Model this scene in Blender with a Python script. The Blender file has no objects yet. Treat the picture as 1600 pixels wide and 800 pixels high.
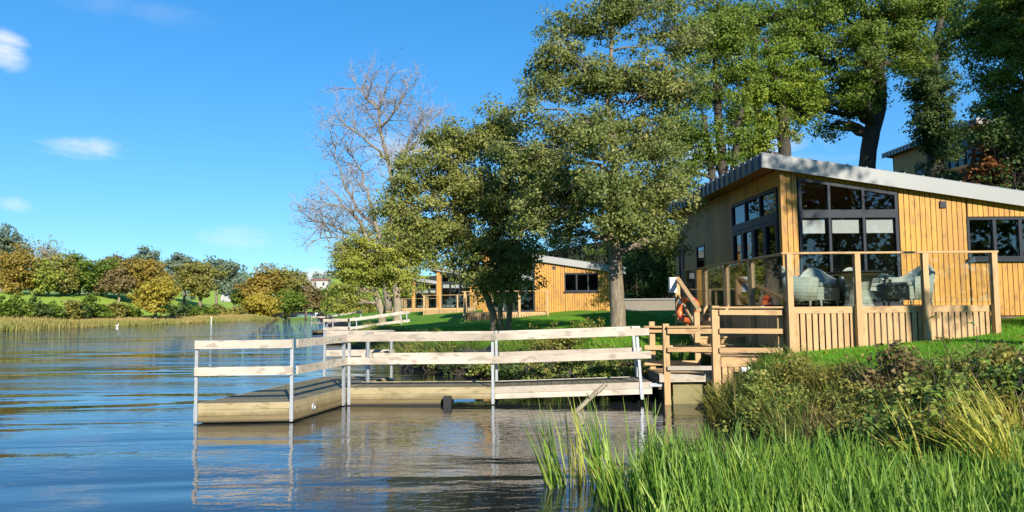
import bpy, math, random
import numpy as np
from math import sin, cos, pi, radians, atan, sqrt
from mathutils import Vector, Matrix
random.seed(7)
RNG = np.random.default_rng(11)
SC = bpy.context.scene
COL = SC.collection

# ------------------------------------------------------------------ camera
F, EYE = 1150.0, 2.05
PITCH, ROLL = atan(79 / 1150), radians(-0.6)
CR = (Matrix.Rotation(pi / 2 + PITCH, 3, 'X') @ Matrix.Rotation(ROLL, 3, 'Z'))
def ray(px, py): return CR @ Vector(((px - 800) / F, (400 - py) / F, -1.0))
def pt(px, py, D):
    v = ray(px, py); return Vector((0, 0, EYE)) + v * (D / v.y)
def gp(px, py, z):
    v = ray(px, py); return Vector((0, 0, EYE)) + v * ((z - EYE) / v.z)
cam = bpy.data.cameras.new('camera'); co = bpy.data.objects.new('camera', cam); COL.objects.link(co)
cam.sensor_width = 36; cam.lens = F / 1600 * 36; cam.clip_end = 5000; cam.clip_start = 0.05
co.matrix_world = Matrix.Translation((0, 0, EYE)) @ CR.to_4x4()
SC.camera = co

# ------------------------------------------------------------------ materials
MATS = {}
class NT:
    def __init__(s, name):
        s.m = bpy.data.materials.new(name); s.m.use_nodes = True
        s.t = s.m.node_tree; s.n = s.t.nodes
        s.n.clear(); s.out = s.n.new('ShaderNodeOutputMaterial')
        MATS[name] = s.m
    def node(s, typ, **kw):
        n = s.n.new(typ)
        for k, v in kw.items():
            if k in n.inputs.keys(): s.set(n.inputs[k], v)
            elif k.startswith('i') and k[1:].isdigit(): s.set(n.inputs[int(k[1:])], v)
            else: setattr(n, k, v)
        return n
    def set(s, inp, v):
        if isinstance(v, bpy.types.NodeSocket): s.t.links.new(v, inp)
        else:
            if isinstance(v, (tuple, list)) and len(v) == 3 and inp.type == 'RGBA': v = (*v, 1)
            inp.default_value = v
    def mixc(s, fac, a, b, bt='MIX'):
        n = s.node('ShaderNodeMix', data_type='RGBA', blend_type=bt)
        s.set(n.inputs[0], fac); s.set(n.inputs[6], a); s.set(n.inputs[7], b)
        return n.outputs[2]
    def math(s, op, a, b=0.0, c=0.0, clamp=False):
        n = s.node('ShaderNodeMath', operation=op, use_clamp=clamp)
        s.set(n.inputs[0], a); s.set(n.inputs[1], b); s.set(n.inputs[2], c)
        return n.outputs[0]
    def ramp(s, fac, stops):
        n = s.node('ShaderNodeValToRGB'); s.set(n.inputs[0], fac)
        e = n.color_ramp.elements
        while len(e) < len(stops): e.new(0.5)
        for k, (p, c) in enumerate(stops):
            e[k].position = p; e[k].color = (*c, 1) if len(c) == 3 else c
        return n.outputs[0]
    def coord(s, which='Object', scale=(1, 1, 1), loc=(0, 0, 0)):
        tc = s.node('ShaderNodeTexCoord'); mp = s.node('ShaderNodeMapping')
        s.set(mp.inputs[0], tc.outputs[which]); mp.inputs['Scale'].default_value = scale
        mp.inputs['Location'].default_value = loc
        return mp.outputs[0]
    def pos(s, scale=(1, 1, 1)):
        g = s.node('ShaderNodeNewGeometry'); mp = s.node('ShaderNodeMapping')
        s.set(mp.inputs[0], g.outputs['Position']); mp.inputs['Scale'].default_value = scale
        return mp.outputs[0]
    def noise(s, vec, scale, detail=3, rough=0.5, dist=0.0):
        n = s.node('ShaderNodeTexNoise'); s.set(n.inputs['Vector'], vec)
        n.inputs['Scale'].default_value = scale; n.inputs['Detail'].default_value = detail
        n.inputs['Roughness'].default_value = rough; n.inputs['Distortion'].default_value = dist
        return n.outputs[0]
    def attr(s, name):
        return s.node('ShaderNodeAttribute', attribute_name=name).outputs['Fac']
    def bump(s, h, strength, dist=0.01, normal=None):
        n = s.node('ShaderNodeBump'); s.set(n.inputs['Height'], h)
        n.inputs['Strength'].default_value = strength; n.inputs['Distance'].default_value = dist
        if normal is not None: s.set(n.inputs['Normal'], normal)
        return n.outputs[0]
    def principled(s, color, rough=0.7, **kw):
        b = s.node('ShaderNodeBsdfPrincipled'); s.set(b.inputs['Base Color'], color); s.set(b.inputs['Roughness'], rough)
        for k, v in kw.items(): s.set(b.inputs[k.replace('_', ' ')], v)
        s.t.links.new(b.outputs[0], s.out.inputs[0]); return b

def wood(name, c0, c1, stain, axis='z', grain=1.0, rough=0.75, stain_amt=0.5, knots=True):
    t = NT(name)
    k = {'x': (0.6, 9, 9), 'y': (9, 0.6, 9), 'z': (9, 9, 0.6)}[axis]
    v = t.pos(k); g = t.noise(v, 3 * grain, 6, .6)
    v2 = t.pos((1, 1, 1)); big = t.noise(v2, 1.3, 4, .6)
    col = t.mixc(t.ramp(g, [(.3, (0, 0, 0)), (.7, (1, 1, 1))]), c1, c0)
    tint = t.attr('tint')
    col = t.mixc(t.math('MULTIPLY', tint, .75), col, t.mixc(.5, c1, stain))
    col = t.mixc(t.math('MULTIPLY', t.ramp(big, [(.45, (0, 0, 0)), (.75, (1, 1, 1))]), stain_amt), col, stain)
    if knots:
        kn = t.noise(t.pos({'x': (.8, 2.2, 2.2), 'y': (2.2, .8, 2.2), 'z': (2.2, 2.2, .8)}[axis]), 5, 1, .3)
        col = t.mixc(t.math('MULTIPLY', t.ramp(kn, [(.60, (0, 0, 0)), (.68, (1, 1, 1))]), .65), col, stain)
    if name in ('fascia_timber',):
        gg = t.node('ShaderNodeNewGeometry'); sp = t.node('ShaderNodeSeparateXYZ'); t.set(sp.inputs[0], gg.outputs['Position'])
        wl = t.math('SUBTRACT', sp.outputs[2], t.math('MULTIPLY', t.noise(t.pos((1.1, 1.1, .3)), 2, 5, .55), .26))
        col = t.mixc(t.math('MULTIPLY', t.ramp(wl, [(.0, (1, 1, 1)), (.10, (0, 0, 0))]), .75), col, (.12, .085, .03))
        col = t.mixc(t.ramp(sp.outputs[2], [(.02, (1, 1, 1)), (.07, (0, 0, 0))]), col, (.015, .014, .008))
    t.principled(col, rough, Normal=t.bump(g, .25, .004))
    return t.m
wood('cladding_wood', (0.575, 0.290, 0.038), (0.445, 0.207, 0.021), (0.232, 0.114, 0.030), 'z', rough=.6, stain_amt=.55)
wood('pine_x', (0.512, 0.336, 0.160), (0.432, 0.272, 0.120), (0.272, 0.160, 0.072), 'x', stain_amt=.35)
wood('pine_y', (0.496, 0.336, 0.160), (0.416, 0.264, 0.120), (0.272, 0.160, 0.072), 'y', stain_amt=.35)
wood('pine_z', (0.512, 0.336, 0.160), (0.432, 0.272, 0.120), (0.288, 0.176, 0.080), 'z', stain_amt=.35)
wood('grey_rail', (.58, .515, .42), (.45, .39, .31), (.24, .195, .145), 'x', stain_amt=.75)
wood('fascia_timber', (0.400, 0.336, 0.200), (0.336, 0.264, 0.136), (0.192, 0.152, 0.064), 'x', stain_amt=.55)
wood('deck_timber', (.20, .165, .095), (.135, .11, .062), (.075, .07, .028), 'y', stain_amt=.6)
wood('dark_timber', (.16, .10, .06), (.11, .07, .04), (.06, .045, .03), 'z', stain_amt=.4)
wood('soffit_wood', (.30, .16, .06), (.22, .11, .04), (.12, .07, .03), 'y')
def plain(name, c, rough=.6, metal=0.0, var=.25, scale=4.0, bump=.1, spec=.5):
    t = NT(name); n = t.noise(t.pos(), scale, 5, .6)
    dark = tuple(x * (1 - var) for x in c)
    t.principled(t.mixc(n, dark, tuple(min(1, x * (1 + var * .6)) for x in c)), rough, Metallic=metal, Normal=t.bump(n, bump, .01), Specular_IOR_Level=spec)
    return t.m
plain('galvanised', (.46, .48, .50), .45, .55, .25, 14, .05)
plain('fascia_metal', (.27, .27, .255), .42, .0, .08, 1.2, .01)
plain('roof_metal', (.17, .19, .21), .45, .2, .2, 1.5, .02)
plain('frame_grey', (.016, .020, .028), .5, 0, .15, 5, .0, .25)
plain('blind_white', (.72, .72, .68), .8, 0, .05, 2, 0)
plain('plaster', (.26, .24, .21), .9, 0, .1, 2, .05)
plain('white_paint', (.78, .78, .76), .5, 0, .06, 2, .0)
plain('door_wood', (.10, .055, .03), .5, 0, .2, 3, 0)
plain('black_plastic', (.015, .015, .017), .5, 0, .1, 5, 0)
plain('float_black', (.012, .012, .014), .55, 0, .3, 6, .1)
plain('orange_plastic', (.80, .16, .03), .45, 0, .15, 6, .02)
plain('red_band', (.45, .03, .02), .6, 0, .15, 6, .02)
plain('concrete_algae', (.22, .19, .085), .9, 0, .5, 2.5, .4)
plain('render_wall', (.20, .175, .14), .9, 0, .3, .8, .2)
plain('wall_coping', (.20, .19, .18), .9, 0, .3, 2, .2)
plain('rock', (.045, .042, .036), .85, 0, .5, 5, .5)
plain('swan_white', (.80, .79, .75), .7, 0, .05, 5, .0)
plain('pale_render', (.36, .36, .34), .8, 0, .1, 2, .0)
plain('roof_tile', (.20, .10, .08), .8, 0, .2, 2, .1)
plain('slate', (.09, .10, .12), .7, 0, .2, 2, .1)
plain('wicker_seat', (.20, .21, .19), .9, 0, .15, 9, .1)
plain('plank_tan', (.42, .27, .12), .7, 0, .35, 8, .2)

# wicker weave
t = NT('wicker'); tc = t.coord('Object')
w1 = t.node('ShaderNodeTexWave', wave_type='BANDS', bands_direction='Z'); t.set(w1.inputs['Vector'], tc); w1.inputs['Scale'].default_value = 11; w1.inputs['Distortion'].default_value = .6
n = t.noise(tc, 45, 2, .5)
col = t.mixc(w1.outputs[1], (.23, .25, .20), (.35, .375, .30)); col = t.mixc(t.math('MULTIPLY', n, .4), col, (.26, .30, .26))
t.principled(col, .6, Normal=t.bump(w1.outputs[1], .6, .01))
# clear window glass and balustrade glass
def glass(name, tint, rbase, refl):
    t = NT(name)
    tr = t.node('ShaderNodeBsdfTransparent', Color=tint); gl = t.node('ShaderNodeBsdfGlossy', Color=(.9, .95, 1), Roughness=.01)
    lw = t.node('ShaderNodeFresnel', IOR=1.52)
    f = t.math('ADD', t.math('MULTIPLY', lw.outputs[0], refl), rbase, clamp=True)
    mx = t.node('ShaderNodeMixShader'); t.set(mx.inputs[0], f); t.set(mx.inputs[1], tr.outputs[0]); t.set(mx.inputs[2], gl.outputs[0])
    t.t.links.new(mx.outputs[0], t.out.inputs[0])
glass('window_glass', (.80, .82, .82), .005, 1.0)
glass('balustrade_glass', (.93, .95, .935), .0, .9)

def leafmat(name, stops, transl=.35, rough=.55, spec=.3):
    t = NT(name); a = t.attr('tint')
    n = t.noise(t.pos(), .9, 3, .6)
    f = t.math('ADD', t.math('MULTIPLY', a, .75), t.math('MULTIPLY', n, .35), clamp=True)
    col = t.ramp(f, stops)
    b = t.node('ShaderNodeBsdfPrincipled'); t.set(b.inputs['Base Color'], col); b.inputs['Roughness'].default_value = rough
    b.inputs['Specular IOR Level'].default_value = spec
    tl = t.node('ShaderNodeBsdfTranslucent'); t.set(tl.inputs[0], t.mixc(.5, col, (.35, .40, .05), 'MIX') if False else col)
    mx = t.node('ShaderNodeMixShader'); mx.inputs[0].default_value = transl
    t.t.links.new(b.outputs[0], mx.inputs[1]); t.t.links.new(tl.outputs[0], mx.inputs[2]); t.t.links.new(mx.outputs[0], t.out.inputs[0])
leafmat('leaf_alder', [(0, (0.069, 0.103, 0.024)), (.5, (0.169, 0.215, 0.053)), (.8, (0.312, 0.325, 0.088)), (1, (0.400, 0.338, 0.094))], .45, .5, .35)
leafmat('leaf_alder_light', [(0, (0.090, 0.120, 0.027)), (.5, (0.210, 0.246, 0.055)), (.8, (0.348, 0.348, 0.089)), (1, (0.432, 0.348, 0.095))], .45, .5, .35)
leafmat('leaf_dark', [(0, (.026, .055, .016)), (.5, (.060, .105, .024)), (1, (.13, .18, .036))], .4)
leafmat('leaf_green', [(0, (0.060, 0.112, 0.018)), (.5, (0.138, 0.212, 0.026)), (1, (0.264, 0.319, 0.044))], .45)
leafmat('leaf_bright', [(0, (0.066, 0.129, 0.014)), (.5, (0.171, 0.258, 0.023)), (1, (0.344, 0.361, 0.040))])
leafmat('leaf_olive', [(0, (0.097, 0.103, 0.022)), (.5, (0.207, 0.200, 0.041)), (1, (0.373, 0.317, 0.069))])
leafmat('leaf_willow', [(0, (0.129, 0.164, 0.023)), (.5, (0.270, 0.304, 0.046)), (1, (0.464, 0.455, 0.081))])
leafmat('leaf_fringe', [(0, (.10, .15, .03)), (.35, (.20, .23, .05)), (.7, (.36, .29, .09)), (1, (.46, .34, .13))])
leafmat('leaf_gold', [(0, (.12, .10, .02)), (.5, (.27, .20, .035)), (1, (.42, .30, .055))])
leafmat('leaf_yellow', [(0, (.20, .16, .02)), (.5, (.36, .29, .035)), (1, (.48, .40, .06))])
leafmat('leaf_brown', [(0, (.09, .075, .03)), (.5, (.19, .145, .06)), (1, (.27, .20, .08))])
leafmat('leaf_rust', [(0, (.10, .03, .012)), (.5, (.20, .065, .02)), (1, (.28, .12, .03))])
leafmat('leaf_bramble', [(0, (0.064, 0.108, 0.026)), (.4, (0.137, 0.208, 0.039)), (.7, (0.287, 0.316, 0.065)), (.9, (0.431, 0.345, 0.105)), (1, (0.402, 0.144, 0.053))])
leafmat('leaf_laurel', [(0, (.09, .17, .025)), (.55, (.22, .33, .04)), (.8, (.34, .36, .06)), (1, (.32, .10, .04))], .3, .35, .6)
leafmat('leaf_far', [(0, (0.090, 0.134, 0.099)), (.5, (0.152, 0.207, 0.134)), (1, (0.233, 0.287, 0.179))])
leafmat('reed_green', [(0, (0.037, 0.095, 0.015)), (.45, (0.131, 0.258, 0.033)), (.75, (0.300, 0.426, 0.066)), (.92, (0.475, 0.493, 0.132)), (1, (0.500, 0.370, 0.176))], .4, .45, .3)
leafmat('reed_yellow', [(0, (.26, .30, .04)), (.5, (.42, .42, .06)), (1, (.55, .44, .11))], .35, .5)
leafmat('grass_dry', [(0, (.16, .12, .05)), (.5, (.28, .22, .09)), (1, (.40, .32, .15))], .25, .7)
leafmat('grass_blade', [(0, (.060, .20, .008)), (.5, (.115, .30, .014)), (1, (.22, .36, .03))], .3, .6)
def bark(name, c0, c1):
    t = NT(name); v = t.pos((6, 6, 1.2)); n = t.noise(v, 3, 6, .7); b = t.noise(t.pos(), 1.1, 3)
    col = t.mixc(t.ramp(n, [(.35, (0, 0, 0)), (.65, (1, 1, 1))]), c0, c1)
    col = t.mixc(t.math('MULTIPLY', t.ramp(b, [(.5, (0, 0, 0)), (.7, (1, 1, 1))]), .5), col, tuple(x * .6 for x in c1))
    t.principled(col, .9, Normal=t.bump(n, .8, .03))
bark('bark_brown', (.10, .080, .052), (.27, .215, .145))
bark('bark_dark', (.025, .02, .015), (.07, .055, .04))
bark('bark_pale', (.16, .13, .085), (.34, .28, .19))
bark('bark_twig', (.17, .14, .115), (.36, .30, .25))
bark('bark_ash', (.12, .10, .07), (.30, .25, .185))

# ground: turf, with soil and mud low on the banks, dry grass on the far bank
t = NT('ground_turf'); P = t.pos(); g = t.node('ShaderNodeNewGeometry')
sep = t.node('ShaderNodeSeparateXYZ'); t.set(sep.inputs[0], g.outputs['Position'])
n1 = t.noise(P, .35, 5, .6); n2 = t.noise(P, 9, 5, .7); n3 = t.noise(P, 40, 3, .7)
turf = t.mixc(n1, (.060, .19, .008), (.125, .28, .014)); turf = t.mixc(t.math('MULTIPLY', n2, .5), turf, (.17, .29, .022))
turf = t.mixc(t.math('MULTIPLY', t.ramp(n3, [(.4, (0, 0, 0)), (.7, (1, 1, 1))]), .45), turf, (.045, .12, .006))
worn = t.ramp(t.noise(t.pos(), .55, 4, .65), [(.56, (0, 0, 0)), (.72, (1, 1, 1))])
turf = t.mixc(t.math('MULTIPLY', worn, .5), turf, (.20, .22, .035))
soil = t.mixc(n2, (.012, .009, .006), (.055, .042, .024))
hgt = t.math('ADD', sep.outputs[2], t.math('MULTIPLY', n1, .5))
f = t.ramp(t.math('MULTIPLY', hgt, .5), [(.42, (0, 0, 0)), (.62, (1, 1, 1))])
wild = t.mixc(n1, (.10, .16, .02), (.20, .19, .04)); wild = t.mixc(t.math('MULTIPLY', n2, .6), wild, (.09, .14, .02))
fx = t.ramp(t.math('ADD', t.math('MULTIPLY', sep.outputs[0], -.02), 0), [(.55, (0, 0, 0)), (.75, (1, 1, 1))])
turf = t.mixc(fx, turf, t.mixc(n1, (.20, .31, .04), (.30, .40, .06)))
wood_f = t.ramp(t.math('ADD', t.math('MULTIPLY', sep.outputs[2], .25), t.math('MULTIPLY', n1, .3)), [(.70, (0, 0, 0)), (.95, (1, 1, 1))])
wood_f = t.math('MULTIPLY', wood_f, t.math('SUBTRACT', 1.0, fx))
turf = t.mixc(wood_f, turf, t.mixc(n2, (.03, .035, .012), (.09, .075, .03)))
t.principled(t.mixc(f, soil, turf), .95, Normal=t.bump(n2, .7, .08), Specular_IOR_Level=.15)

# water
t = NT('river_water')
P1 = t.pos((.35, 1.0, 1)); P2 = t.pos((.55, 1.35, 1)); P3 = t.pos((.09, .42, 1))
w_small = t.noise(P2, 5.5, 3, .55, .4); w_mid = t.noise(P1, 1.5, 2, .5, .6); w_big = t.noise(P3, 1.0, 2, .5, .8)
patch = t.ramp(t.noise(t.pos((.05, .13, 1)), 1.0, 2, .5), [(.40, (.14, .14, .14)), (.62, (1, 1, 1))])
h = t.math('ADD', t.math('MULTIPLY', t.math('MULTIPLY', w_small, .010), patch), t.math('ADD', t.math('MULTIPLY', t.math('MULTIPLY', w_mid, patch), .022), t.math('MULTIPLY', w_big, .085)))
nb = t.bump(h, 1.0, 1.0)
gw = t.node('ShaderNodeNewGeometry'); sw_ = t.node('ShaderNodeSeparateXYZ'); t.set(sw_.inputs[0], gw.outputs['Position'])
open_ = t.math('MULTIPLY_ADD', t.ramp(t.math('MULTIPLY', sw_.outputs[1], .01), [(.16, (0, 0, 0)), (.55, (1, 1, 1))]), 2.2, 1.0)
nb = t.bump(t.math('MULTIPLY', h, open_), 1.0, 1.0)
b = t.principled((.016, .019, .019), .015, IOR=1.78, Normal=nb, Specular_IOR_Level=.5)

# ------------------------------------------------------------------ mesh builder
class MB:
    def __init__(s): s.v = []; s.f = []; s.t = []; s.n = 0; s.uniform = True
    def add(s, verts, faces, tint=None):
        b = s.n; s.v.extend(tuple(p) for p in verts); s.n += len(verts)
        tt = random.random() if tint is None else tint
        for q in faces: s.f.append(tuple(b + i for i in q)); s.t.append(tt)
    def hexa(s, c, tint=None):   # 8 corners: bottom 4 ccw, top 4 ccw
        s.add(c, [(3, 2, 1, 0), (4, 5, 6, 7), (0, 1, 5, 4), (1, 2, 6, 5), (2, 3, 7, 6), (3, 0, 4, 7)], tint)
    def box(s, x0, x1, y0, y1, z0, z1, tint=None):
        s.hexa([(x0, y0, z0), (x1, y0, z0), (x1, y1, z0), (x0, y1, z0), (x0, y0, z1), (x1, y0, z1), (x1, y1, z1), (x0, y1, z1)], tint)
    def bar(s, a, b, w, h, up=(0, 0, 1), tint=None):   # beam a->b, w sideways, h along up
        a = Vector(a); b = Vector(b); d = (b - a).normalized(); u = Vector(up)
        r = d.cross(u)
        if r.length < 1e-4: r = d.cross(Vector((0, 1, 0)))
        r.normalize(); u = r.cross(d).normalized()
        r *= w / 2; u = u * (h / 2)
        s.hexa([a - r - u, a + r - u, b + r - u, b - r - u, a - r + u, a + r + u, b + r + u, b - r + u], tint)
    def tube(s, pts, rad, n=6, tint=None, cap=True):
        pts = [Vector(p) for p in pts]
        base = s.n; V = []; Fc = []
        prev = Vector((1, 0.2, 0.1))
        for i, p in enumerate(pts):
            d = (pts[min(i + 1, len(pts) - 1)] - pts[max(i - 1, 0)])
            if d.length < 1e-6: d = Vector((0, 0, 1))
            d.normalize(); r = prev - d * prev.dot(d)
            if r.length < 1e-3: r = d.orthogonal()
            r.normalize(); prev = r; q = d.cross(r)
            for k in range(n):
                a = 2 * pi * k / n; V.append(p + (r * cos(a) + q * sin(a)) * rad[i])
        for i in range(len(pts) - 1):
            for k in range(n):
                k2 = (k + 1) % n; Fc.append((i * n + k, i * n + k2, (i + 1) * n + k2, (i + 1) * n + k))
        if cap:
            Fc.append(tuple(range(n - 1, -1, -1))); Fc.append(tuple((len(pts) - 1) * n + k for k in range(n)))
        s.add(V, Fc, tint)
    def lathe(s, c, prof, n=16, tint=None):
        V = []; Fc = []
        for (r, z) in prof:
            for k in range(n): a = 2 * pi * k / n; V.append((c[0] + r * cos(a), c[1] + r * sin(a), c[2] + z))
        for i in range(len(prof) - 1):
            for k in range(n): k2 = (k + 1) % n; Fc.append((i * n + k, i * n + k2, (i + 1) * n + k2, (i + 1) * n + k))
        Fc.append(tuple(range(n - 1, -1, -1))); Fc.append(tuple((len(prof) - 1) * n + k for k in range(n)))
        s.add(V, Fc, tint)
    def build(s, name, mat, parent=None, smooth=False):
        me = bpy.data.meshes.new(name); me.from_pydata(s.v, [], s.f)
        at = me.attributes.new('tint', 'FLOAT', 'FACE'); at.data.foreach_set('value', np.array(s.t, dtype=np.float32))
        return link(name, me, mat, parent, smooth)
def link(name, me, mat, parent=None, smooth=False):
    me.materials.append(MATS[mat])
    if smooth: me.polygons.foreach_set('use_smooth', np.ones(len(me.polygons), dtype=bool))
    me.update()
    o = bpy.data.objects.new(name, me); COL.objects.link(o)
    if parent is not None: o.parent = parent
    return o
def quads(name, V, tint, mat, parent=None, nv=4, smooth=False):
    """V: (N*nv,3) array, one n-gon per nv vertices"""
    V = np.asarray(V, dtype=np.float32).reshape(-1, 3); N = len(V) // nv
    me = bpy.data.meshes.new(name); me.vertices.add(len(V)); me.vertices.foreach_set('co', V.ravel())
    me.loops.add(len(V)); me.loops.foreach_set('vertex_index', np.arange(len(V), dtype=np.int32))
    me.polygons.add(N); me.polygons.foreach_set('loop_start', np.arange(0, N * nv, nv, dtype=np.int32))
    me.update(calc_edges=True)
    at = me.attributes.new('tint', 'FLOAT', 'FACE'); at.data.foreach_set('value', np.asarray(tint, dtype=np.float32))
    return link(name, me, mat, parent, smooth)
def tag(o, label=None, cat=None, group=None, kind=None):
    if label: o['label'] = label
    if cat: o['category'] = cat
    if group: o['group'] = group
    if kind: o['kind'] = kind
    return o
def empty(name, loc=(0, 0, 0), rz=0.0, label=None, cat=None, group=None):
    o = bpy.data.objects.new(name, None); COL.objects.link(o); o.location = loc; o.rotation_euler = (0, 0, rz)
    o.empty_display_size = .2
    return tag(o, label, cat, group)
def copy_tree(o, parent=None):
    c = o.copy(); COL.objects.link(c)
    if parent is not None: c.parent = parent
    for ch in list(o.children): copy_tree(ch, c)
    return c
def local(root_loc, p): return Vector(p) - Vector(root_loc)

# ------------------------------------------------------------------ terrain
RS = np.array([(5.0, -60), (4.6, -5), (4.6, 3), (4.9, 7), (4.9, 9.5), (4.9, 11.2), (4.2, 12.6), (3.7, 14.6), (4.2, 16.0), (2.6, 17.9), (0.3, 19.7), (-3.3, 24.7), (-6.3, 32), (-9.3, 41), (-13, 55), (-19.5, 80), (-28, 110), (-39, 150), (-51, 195), (-66, 250), (-90, 330), (-160, 600), (-300, 1200)])
LS = np.array([(-56, -60), (-55, 60), (-54, 78), (-53.5, 95), (-51.5, 107), (-49.5, 125), (-49.5, 141), (-52, 165), (-56.5, 195), (-71, 245), (-95, 325), (-166, 600), (-310, 1200)])
def xr(y): return np.interp(y, RS[:, 1], RS[:, 0])
def xl(y): return np.interp(y, LS[:, 1], LS[:, 0])
def sm(e0, e1, x):
    q = np.clip((x - e0) / (e1 - e0), 0, 1); return q * q * (3 - 2 * q)
def vnoise(x, y, sc, seed=0):
    x = np.asarray(x) * sc; y = np.asarray(y) * sc
    xi = np.floor(x); yi = np.floor(y); fx = x - xi; fy = y - yi
    fx = fx * fx * (3 - 2 * fx); fy = fy * fy * (3 - 2 * fy)
    def hsh(a, b): q = np.sin(a * 127.1 + b * 311.7 + seed * 17.3) * 43758.5453; return q - np.floor(q)
    return (hsh(xi, yi) * (1 - fx) + hsh(xi + 1, yi) * fx) * (1 - fy) + (hsh(xi, yi + 1) * (1 - fx) + hsh(xi + 1, yi + 1) * fx) * fy
def ground_h(x, y):
    x = np.asarray(x, dtype=float); y = np.asarray(y, dtype=float)
    sr = (x - xr(y)) * np.where(y > 18, .85, 1.0); sl = (xl(y) - x)
    s = np.maximum(sr, sl)
    bed = -1.1 * sm(0, 4, -s) - .05
    w = np.interp(y, [8, 10, 12.4, 13.5, 15], [5.0, 3.6, 2.0, 1.8, 1.5])
    rb = 1.02 * sm(-.25, w, sr) + .085 * np.clip(sr - w, 0, 9) - .05 * sm(0, .6, -sr)
    e = (x - (22 - .32 * np.clip(y, 0, 200)))
    hill = 7.6 * sm(0, 15, e) + .13 * np.clip(e - 15, 0, 120)
    hill *= sm(6, 22, y)
    lb = .40 * sm(-.5, 2.5, sl) + .3 * sm(2, 6, sl) + 4.3 * sm(6, 25, sl) + .035 * np.clip(sl - 25, 0, 200)
    lb *= np.where(y > 150, .45 + .55 * sm(220, 150, y), 1)
    far = 26 * sm(260, 620, y)
    h = np.where(s < 0, np.where(sr > sl, np.where(sr > -.25, rb, bed), bed), np.where(sr > sl, rb + hill, lb))
    h = h + np.where(s > 0, far, 0) + (vnoise(x, y, .8, 1) - .5) * .07 * sm(-.3, .8, s) + (vnoise(x, y, .05, 2) - .5) * .8 * sm(10, 40, s)
    return h
N = 460
tt = np.linspace(-1, 1, N)
gx = 4 + np.sign(tt) * (np.abs(tt) * 26 + np.abs(tt) ** 5 * 1400); gy = 20 + np.sign(tt) * (np.abs(tt) * 30 + np.abs(tt) ** 5 * 1500)
gy = np.where(gy < -200, -200 - (-(gy + 200)) * .1, gy)
GX, GY = np.meshgrid(gx, gy)
GZ = ground_h(GX, GY)
V = np.stack([GX, GY, GZ], -1).reshape(-1, 3)
ii = np.arange(N * N).reshape(N, N)
Q = np.stack([ii[:-1, :-1], ii[:-1, 1:], ii[1:, 1:], ii[1:, :-1]], -1).reshape(-1, 4)
me = bpy.data.meshes.new('ground'); me.from_pydata(V.tolist(), [], Q.tolist())
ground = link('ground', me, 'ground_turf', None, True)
tag(ground, 'green lawn and river banks rising to a wooded hill', 'ground', kind='structure')
mb = MB(); mb.add([(-1500, -200, 0), (1500, -200, 0), (1500, 1500, 0), (-1500, 1500, 0)], [(0, 1, 2, 3)])
# keep the water sheet inside the river valley (it only has to reach both banks)
mb = MB()
ys = [-150, -60, -5, 3, 7, 11, 14, 16, 20, 25, 32, 41, 55, 80, 110, 150, 200, 260, 340]
for i in range(len(ys) - 1):
    a, b = ys[i], ys[i + 1]
    mb.add([(xl(a) - 6, a, 0), (xr(a) + 6, a, 0), (xr(b) + 6, b, 0), (xl(b) - 6, b, 0)], [(0, 1, 2, 3)])
water = mb.build('water', 'river_water'); tag(water, 'calm blue and peat brown river with light ripples', 'water', kind='structure')
def gz(x, y): return float(ground_h(x, y))

# ------------------------------------------------------------------ vegetation
def leaf_cloud(centers, n_each, spread, size, rng, flat=.65, updir=.35, tint_c=None, droop=0.0, out=None):
    M = len(centers); T = M * n_each
    c = np.repeat(np.asarray(centers), n_each, 0)
    sp = np.repeat(np.broadcast_to(spread, (M,)), n_each)[:, None]
    off = rng.normal(size=(T, 3)); off /= np.linalg.norm(off, axis=1)[:, None] + 1e-9
    off *= rng.random((T, 1)) ** .45; off[:, 2] *= flat
    p = c + off * sp
    n = rng.normal(size=(T, 3)) * .8 + np.array([0, 0, updir]) + off * .5
    if out is not None: n = n + np.repeat(out, n_each, 0) * 1.1
    n /= np.linalg.norm(n, axis=1)[:, None]
    a = np.cross(n, rng.normal(size=(T, 3))); a /= np.linalg.norm(a, axis=1)[:, None] + 1e-9
    if droop: a[:, 2] -= droop; a /= np.linalg.norm(a, axis=1)[:, None]
    b = np.cross(n, a)
    L = size * (.5 + rng.random((T, 1))); W = L * .36
    V = np.empty((T, 4, 3)); V[:, 0] = p - a * L * .5; V[:, 1] = p + b * W - a * L * .02 + n * W * .25; V[:, 2] = p + a * L * .5; V[:, 3] = p - b * W - a * L * .02 + n * W * .25
    tc = np.repeat(rng.random(M) if tint_c is None else tint_c, n_each)
    tint = np.clip(tc * .65 + rng.random(T) * .4, 0, 1)
    return V, tint
def lobe_points(lobes, n, rng, shell=.45, gap=.25):
    lobes = np.asarray(lobes, dtype=float)
    wts = (lobes[:, 3] * lobes[:, 5]) ** 1.0 * np.cbrt(lobes[:, 4]); wts /= wts.sum()
    idx = rng.choice(len(lobes), n, p=wts)
    d = rng.normal(size=(n, 3)); d /= np.linalg.norm(d, axis=1)[:, None]
    r = rng.random((n, 1)) ** shell
    # lumpy surface
    r *= .82 + .30 * np.sin(d[:, :1] * 5 + idx[:, None] * 1.7) * np.sin(d[:, 2:] * 6 + idx[:, None]) + .12 * rng.normal(size=(n, 1))
    return lobes[idx, :3] + d * r * lobes[idx, 3:6], idx
def path(a, b, n, wob, rng, sag=0.0):
    a = np.asarray(a, float); b = np.asarray(b, float); L = np.linalg.norm(b - a)
    ts = np.linspace(0, 1, n); P = a + (b - a) * ts[:, None]
    w = rng.normal(size=(n, 3)) * wob * L; w[0] = 0; w[-1] = 0
    P = P + w; P[:, 2] += np.sin(ts * pi) * sag * L
    return P
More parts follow.
